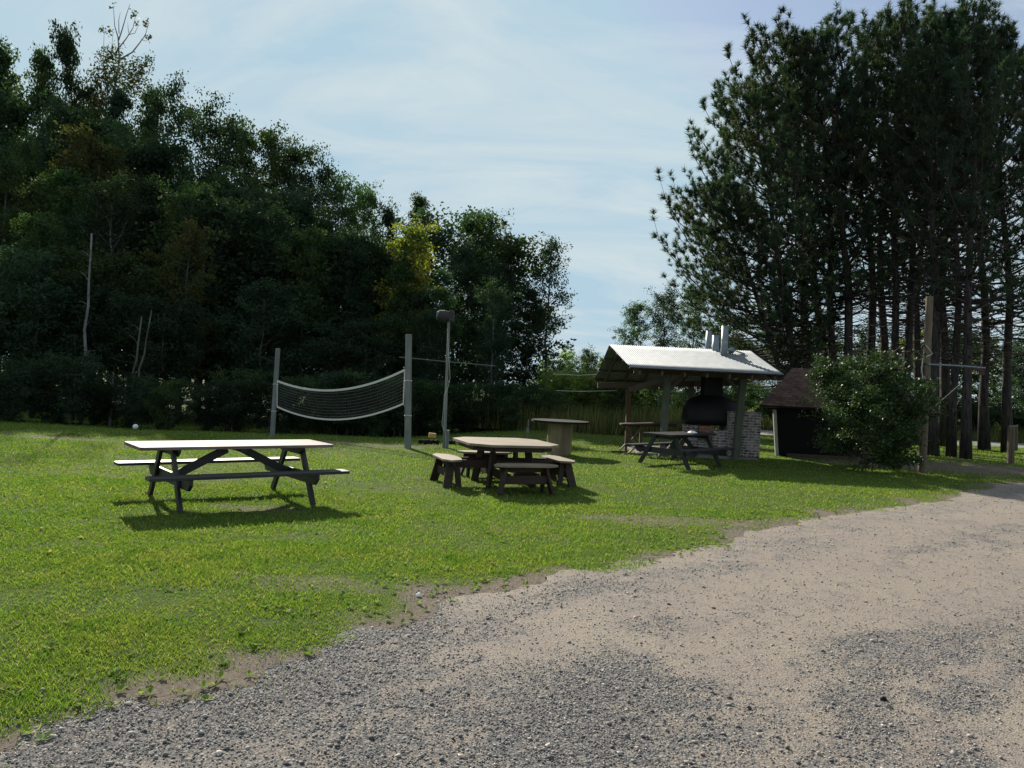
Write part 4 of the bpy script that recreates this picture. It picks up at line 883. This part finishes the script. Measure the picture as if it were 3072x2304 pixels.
# slim pale trunks seen in the dark
def snag(px0, py0, px1, py1, D, r, label, barkm='birch', branches=0, seed=1, name='pale_tree_trunk', cat='tree trunk'):
    b, tp = P(px0, py0, D), P(px1, py1, D); b.z = gzf(b.x, D)-.05; t = thing(name, label, cat, tuple(b)); rr = random.Random(seed); d = tp-b
    pts = [d*(i/8)+Vector((rr.uniform(-1, 1), rr.uniform(-1, 1), 0))*.04*(0 < i < 8) for i in range(9)]
    w = MB().tube(pts, [r*(1-.6*i/8) for i in range(9)], 9)
    w.build('trunk', M[barkm], t, smooth=True)
    if name == 'pale_tree_trunk' and r > .045:
        tw = MB()
        for k in range(6):
            p0 = pts[3+k % 5]; e = p0+Vector((rr.uniform(-.5, .5), rr.uniform(-.2, .2), rr.uniform(.1, .5))); tw.tube([p0, p0.lerp(e, .5)+Vector((0, 0, .05)), e], [.012, .008, .004], 4, False)
        tw.build('twigs', M[barkm], t)
    return t
snag(245, 1230, 275, 700, 23.3, .055, 'pale slender birch trunk standing in the dark left woods', 'birch')
snag(385, 1215, 425, 950, 23.4, .05, 'left of two leaning pale trunks crossing low in the left woods', 'bark')
snag(392, 1235, 455, 930, 23.2, .04, 'right, more slanted of two leaning pale trunks in the left woods', 'bark')
snag(332, 1200, 340, 1115, 23.0, .055, 'short broken stub between the pale trunks')
def bare_tree():
    D = 56.0; b = P(310, 1000, D); b.z = gzf(b.x, D); t = thing('bare_tree', 'dead bare branched tree rising above the left woods against the sky', 'tree', tuple(b)); q = lambda x, y: P(x, y, D)-b
    tr = MB().tube([(0, 0, 0), q(320, 600), q(330, 345), q(345, 260), q(358, 180)], [.16, .12, .085, .065, .05], 9); tr.build('trunk', M['grey_dead'], t, smooth=True)
    m = MB(); L = [([(358, 180), (352, 110), (340, 75), (334, 18)], .05), ([(356, 120), (365, 85), (375, 40), (384, 6)], .045), ([(357, 100), (354, 60), (357, 32)], .03), ([(360, 140), (378, 112), (395, 80), (402, 35)], .04), ([(386, 98), (382, 80), (379, 62)], .02), ([(384, 104), (402, 98), (413, 68)], .025),
          ([(365, 175), (395, 155), (415, 125), (430, 100), (437, 66)], .05), ([(424, 118), (436, 122), (444, 110)], .02), ([(345, 260), (340, 200), (330, 150), (333, 90)], .035), ([(330, 345), (318, 260), (305, 190), (306, 85)], .04), ([(325, 400), (330, 300), (332, 240)], .03), ([(340, 300), (372, 268), (400, 230), (410, 165)], .04), ([(400, 230), (430, 200), (444, 172)], .025), ([(310, 210), (298, 170), (290, 140)], .02)]
    for pts, r in L:
        n = len(pts); r = r*1.25; m.tube([q(*p)+Vector((0, .1*i, 0)) for i, p in enumerate(pts)], [r*(1-.75*i/(n-1)) for i in range(n)], 6, False)
    m.build('bare_branch', M['grey_dead'], t, smooth=True)
    r = np.random.default_rng(4); C = []
    for (x, y, s, n) in ((334, 20, 6, 14), (402, 40, 7, 30), (437, 70, 6, 30), (444, 112, 6, 25), (306, 90, 6, 25), (330, 95, 6, 20), (413, 72, 5, 15), (340, 160, 16, 160), (330, 215, 26, 420), (410, 215, 22, 420), (445, 175, 10, 60), (395, 265, 26, 420), (315, 175, 14, 120), (350, 230, 20, 200)):
        for _ in range(n): C.append(tuple(P(x+r.normal()*s, y+r.normal()*s, D+r.normal()*.7)-b))
    V, Q = quads(np.array(C), .21, r); np_mesh('leaf_clusters', V, Q, M['leaf_olive'], t)
bare_tree()
# trees behind the shelter and beyond the road
for i in range(9):
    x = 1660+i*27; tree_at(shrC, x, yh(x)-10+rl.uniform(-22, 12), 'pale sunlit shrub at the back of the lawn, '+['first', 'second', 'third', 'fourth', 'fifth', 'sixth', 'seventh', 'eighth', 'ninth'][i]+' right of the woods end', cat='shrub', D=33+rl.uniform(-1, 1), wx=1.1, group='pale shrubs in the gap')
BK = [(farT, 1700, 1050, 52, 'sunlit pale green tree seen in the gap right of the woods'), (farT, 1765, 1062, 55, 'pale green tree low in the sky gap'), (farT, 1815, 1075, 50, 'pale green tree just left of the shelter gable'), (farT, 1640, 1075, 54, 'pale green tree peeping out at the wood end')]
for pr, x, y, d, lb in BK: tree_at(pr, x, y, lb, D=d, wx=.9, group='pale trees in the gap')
SH = [(rndB, 1905, 905, 36, 'airy leafy tree rising behind the left of the shelter roof'), (rndA, 1990, 880, 38, 'dark leafy tree behind the shelter ridge'), (rndB, 2085, 860, 40, 'leafy tree behind the flue pipes'), (undB, 1860, 1080, 30, 'low leafy tree left behind the shelter'), (undB, 1950, 1090, 31, 'low leafy tree seen through the shelter'), (undA, 2060, 1080, 31, 'dark low tree behind the hood'), (undA, 2180, 1070, 31, 'dark low tree between shelter and hut'), (undB, 1770, 1140, 36, 'low light green tree near the brush')]
for pr, x, y, d, lb in SH: tree_at(pr, x, y, lb, D=d, wx=1.0, group='trees behind the shelter')
for i in range(30):
    x = 1620+i*56+rl.uniform(-15, 15); d = 41+rl.uniform(0, 9); y = (1010 if x > 2150 else 1120)+rl.uniform(-70, 60)
    tree_at(farD if i % 4 else farT, x, y, 'dark tree in the thick woods across the far road', D=d, wx=1.15, group='trees across the far road')
for i in range(30):
    x = 1560+i*58+rl.uniform(-15, 15); d = 38.5+rl.uniform(0, 1.5); y = 1190+ROLL*(x-2200)+rl.uniform(-20, 10)
    tree_at(shrA if i % 3 else shrB, x, y, 'dark shrub along the far side of the road', cat='shrub', D=d, wx=1.3, group='shrubs across the far road')
# the big bush
bush = proto('bush', 31, 2.75, 1.85, .02, 'round', 44000, .066, 60, .03, M['bark'], M['leaf_bush'], clump=.30, stems=5)
tree_at(bush, 2618, 1125, 'big dense round bush in front of the hut', cat='bush', group=None, D=18.2, wx=1.12)
# weedy brush beyond the lawn
def brush():
    r = np.random.default_rng(8); n = 42000; x = r.uniform(-3, 34, n); y = r.uniform(27.5, 32, n)+np.where(x > 8, 9.5, 0)*1.0; ok = fbm(x, y, .5, 9) > .30; 
    ok &= ~((x > 8) & (r.random(n) < .5)); x, y = x[ok], y[ok]; n = len(x); h = (.35+.75*r.random(n))*(.6+fbm(x, y, .6, 3)); w = .012+.014*r.random(n)
    h = np.where(x > 8, h*.7, h)
    a = r.random(n)*2*PI; lx, ly = r.normal(0, .12, n), r.normal(0, .12, n); z = np.zeros(n); b = np.stack([np.cos(a)*w, np.sin(a)*w, z], 1); p = np.stack([x, y, z], 1)
    V = np.stack([p-b, p+b, p+np.stack([lx, ly, h], 1)], 1).reshape(-1, 3); V1 = V; T1 = np.arange(n*3).reshape(n, 3)
    return np_mesh('brush', V1, T1, M['brush'])
tag(brush(), 'tall pale weedy brush along the back of the lawn by the shelter', 'brush', kind='stuff')

ORD = ['first', 'second', 'third', 'fourth', 'fifth', 'sixth', 'seventh', 'eighth', 'ninth', 'tenth', 'eleventh', 'twelfth', 'thirteenth', 'fourteenth']
LM = [(-500, 'the left picture edge'), (245, 'the tall pale trunk'), (825, 'the left net post'), (1225, 'the right net post'), (1340, 'the lamp pole'), (1675, 'the spool table'), (2116, 'the barbecue stack'), (2330, 'the hut'), (2770, 'the utility pole'), (2905, 'the rightmost thick pine')]
for grp, stem in (('trees deep in the left woods', 'dense dark tree deep in the left woods'), ('low trees of the shaded woods edge', 'low leafy tree in the shaded woods'), ('shrubs along the foot of the woods', 'dark shrub at the foot of the woods'), ('trees across the far road', 'dark tree across the far road'), ('shrubs across the far road', 'dark shrub behind the far road')):
    os_ = sorted([(1536+F*o.location.x/o.location.y, o) for o in bpy.data.objects if o.get('group') == grp and o.parent is None], key=lambda p: p[0])
    cnt = {}
    for x, o in os_:
        lm = [l for p, l in LM if p <= x] or [LM[0][1]]; l = lm[-1]; k = cnt.get(l, 0); cnt[l] = k+1
        o['label'] = stem+', '+ORD[min(k, 13)]+(' in from ' if l == LM[0][1] else ' right of ')+l
# ---------------------------------------------------------------- pines
def pine(seed, H, Rd, base, nl, side=None, tr=.23, dead=40, per=34):
    r = np.random.default_rng(seed); rr = random.Random(seed); t = thing('pine_tree', None, None); wd = MB(); nodes = []
    tp = [Vector((rr.uniform(-1, 1)*.05*i, rr.uniform(-1, 1)*.05*i, H*.985*i/8)) for i in range(9)]
    wd.tube(tp, [tr*(1-.86*(i/8)**1.1)*(1.3 if i == 0 else 1) for i in range(9)], 12, True)
    def tpt(f): f = min(f, .999)*8; i = int(f); return tp[i].lerp(tp[i+1], f-i)
    for k in range(nl):
        f = base+(.99-base)*((k+rr.random())/nl); u = (f-base)/(1-base); az = k*2.399+rr.uniform(-.4, .4)
        L = Rd*(max(0, 1-u)**.56)*min(1, .55+1.8*u)*rr.uniform(.65, 1.12)+.35
        if side is not None:
            c = math.cos(az-side); L *= (1.25 if c > .2 else .8)
            if u < .35 and c < 0: L *= .6
        rise = -.02+.75*u+rr.uniform(-.12, .2); p0 = tpt(f); d = Vector((math.cos(az), math.sin(az), rise)).normalized(); pts = [p0]
        for s in range(5): d = (d+Vector((rr.uniform(-.14, .14), rr.uniform(-.14, .14), .05+.11*s))).normalized(); pts.append(pts[-1]+d*L/5)
        r0 = .018+.045*(1-u); wd.tube(pts, [r0, r0*.8, r0*.6, r0*.45, r0*.3, .008], 5, False)
        nb_ = int(3+L*1.5)
        for s in range(nb_):
            q = (.30+.70*(s+rr.random())/nb_)*5; i = min(4, int(q)); b = pts[i].lerp(pts[i+1], min(1, q-i)); dd_ = (pts[i+1]-pts[i]).normalized()
            sd_ = Vector((-dd_.y, dd_.x, 0))*(1 if s % 2 else -1); e = b+(dd_*.6+sd_*rr.uniform(.3, 1)+Vector((0, 0, rr.uniform(.1, .7))))*rr.uniform(.25, .75)*(.5+.12*L)
            wd.tube([b, b.lerp(e, .5)-Vector((0, 0, .02)), e], [.014, .009, .006], 3, False)
            if u > .42 or side is not None or rr.random() < .42+.9*u: nodes.append((e, (e-b).normalized()))
            if u > .4 or rr.random() < .3+u: nodes.append((e+Vector((rr.uniform(-.22, .22), rr.uniform(-.22, .22), rr.uniform(0.05, .3))), Vector((0, 0, 1))))
        nodes.append((pts[-1], d))
    for k in range(dead):
        f = .20+(base-.10)*rr.random(); az = rr.random()*6.28; L = rr.uniform(.6, 2.6); p0 = tpt(f); d = Vector((math.cos(az), math.sin(az), rr.uniform(-.15, .25))).normalized(); pts = [p0]
        for s in range(4): d = (d+Vector((rr.uniform(-.25, .25), rr.uniform(-.25, .25), rr.uniform(-.12, .16)))).normalized(); pts.append(pts[-1]+d*L/4)
        wd.tube(pts, [.024, .018, .013, .009, .005], 4, False)
        for s in range(4):
            b = pts[rr.randint(1, 4)]; wd.tube([b, b+Vector((rr.uniform(-.4, .4), rr.uniform(-.4, .4), rr.uniform(-.2, .3)))], [.008, .004], 3, False)
    tro = wd.build('trunk', M['pine_bark'], t, smooth=True)
    nn = len(nodes); C = np.array([tuple(a) for a, b in nodes]); Dr = np.array([tuple(b) for a, b in nodes])
    C = np.repeat(C, per, 0); Dr = np.repeat(Dr, per, 0); n = len(C); C = C-Dr*(r.random(n)*.16)[:, None]; v = r.normal(size=(n, 3)); v /= np.linalg.norm(v, axis=1)[:, None]; v = v*.95+Dr*.75; v[:, 2] += .15; v /= np.linalg.norm(v, axis=1)[:, None]
    ln = .17+.13*r.random(n); w = np.cross(v, r.normal(size=(n, 3))); w /= np.linalg.norm(w, axis=1)[:, None]; w *= .013
    V = np.stack([C-w, C+w, C+v*ln[:, None]], 1).reshape(-1, 3); cr = np_mesh('crown', V, np.arange(n*3).reshape(n, 3), M['needles'], t)
    KIDS[t.name] = [tro, cr]; PH[t.name] = H; print('pine needles', n); return t
pinS = pine(41, 15, 5.3, .22, 120, side=PI, tr=.20, per=44)          # edge tree, branches to the left
pinA = pine(42, 17, 3.5, .33, 72, tr=.19); pinB = pine(43, 17, 3.8, .30, 74, tr=.18); pinC = pine(44, 17, 3.3, .38, 64, tr=.18)
def put_pine(pr, bx, tx, ty, D, label, wx=1.0, rz=None, base=None):
    tp = P(tx, ty+28, D); bb = P(bx, 1200, D); z0 = gzf(bb.x, D); dx = tp.x-bb.x; H = math.hypot(dx, tp.z-z0); ly = math.atan2(dx, tp.z-z0)
    put_pine.n += 1
    o = place(pr, bb.x, D, H, label, 'pine tree', 'pines in the stand on the right', wx, rz=0, z=z0)
    o.rotation_mode = 'QUATERNION'; o.rotation_quaternion = (Matrix.Rotation(ly, 4, 'Y') @ Matrix.Rotation(put_pine.n*2.4 if rz is None else rz, 4, 'Z')).to_quaternion()
put_pine.n = 0
for a in ((pinS, 2440, 2365, 105, 28.5, 'left flank pine of the stand with long branches down its left side', 1.0, 0), (pinS, 2430, 2250, 270, 27.5, 'leftmost pine of the stand, leaning left with long low branches', 1.05, .35), (pinS, 2425, 2150, 540, 27, 'low bending pine beneath the left flank of the stand', 1.0, -.3), (pinB, 2515, 2455, 95, 28, 'second pine from the left in the stand, leaning slightly', 1.05), (pinA, 2555, 2520, 30, 27.5, 'pine above the left half of the bush with a tall dark top', 1.05),
          (pinC, 2612, 2600, 60, 29, 'pine above the middle of the bush, set further back', 1.1), (pinA, 2655, 2660, 55, 30, 'pine set back behind the bush crown', 1.0), (pinB, 2690, 2700, 10, 27, 'pine above the right half of the bush', 1.0), (pinC, 2722, 2740, 25, 28.5, 'thick trunked pine left of the utility pole', 1.05),
          (pinA, 2808, 2815, 30, 25, 'pine just right of the utility pole', .95), (pinC, 2862, 2880, 45, 25, 'middle one of three pines standing close right of the pole', .9), (pinB, 2905, 2915, 2, 24.4, 'rightmost thick pine of the three beside the bare soil', 1.0), (pinA, 3030, 3010, 75, 29, 'pine behind the sign posts at the right', 1.0),
          (pinB, 3120, 3075, 150, 27, 'pine cut off by the right edge of the picture', 1.1), (pinC, 2760, 2780, 120, 31, 'slim pine far back behind the utility pole', 1.0), (pinC, 2480, 2400, 150, 30, 'slim pine far back behind the leftmost trunks', 1.1), (pinA, 2840, 2845, 60, 31, 'pine at the back between the three close trunks', 1.1), (pinB, 2960, 2960, 50, 30, 'pine at the back right of the thick trunk', 1.05)):
    put_pine(*a)
for o in list(bpy.data.objects):
    if '_h' in o: del o['_h']
print('objects', len(bpy.data.objects))
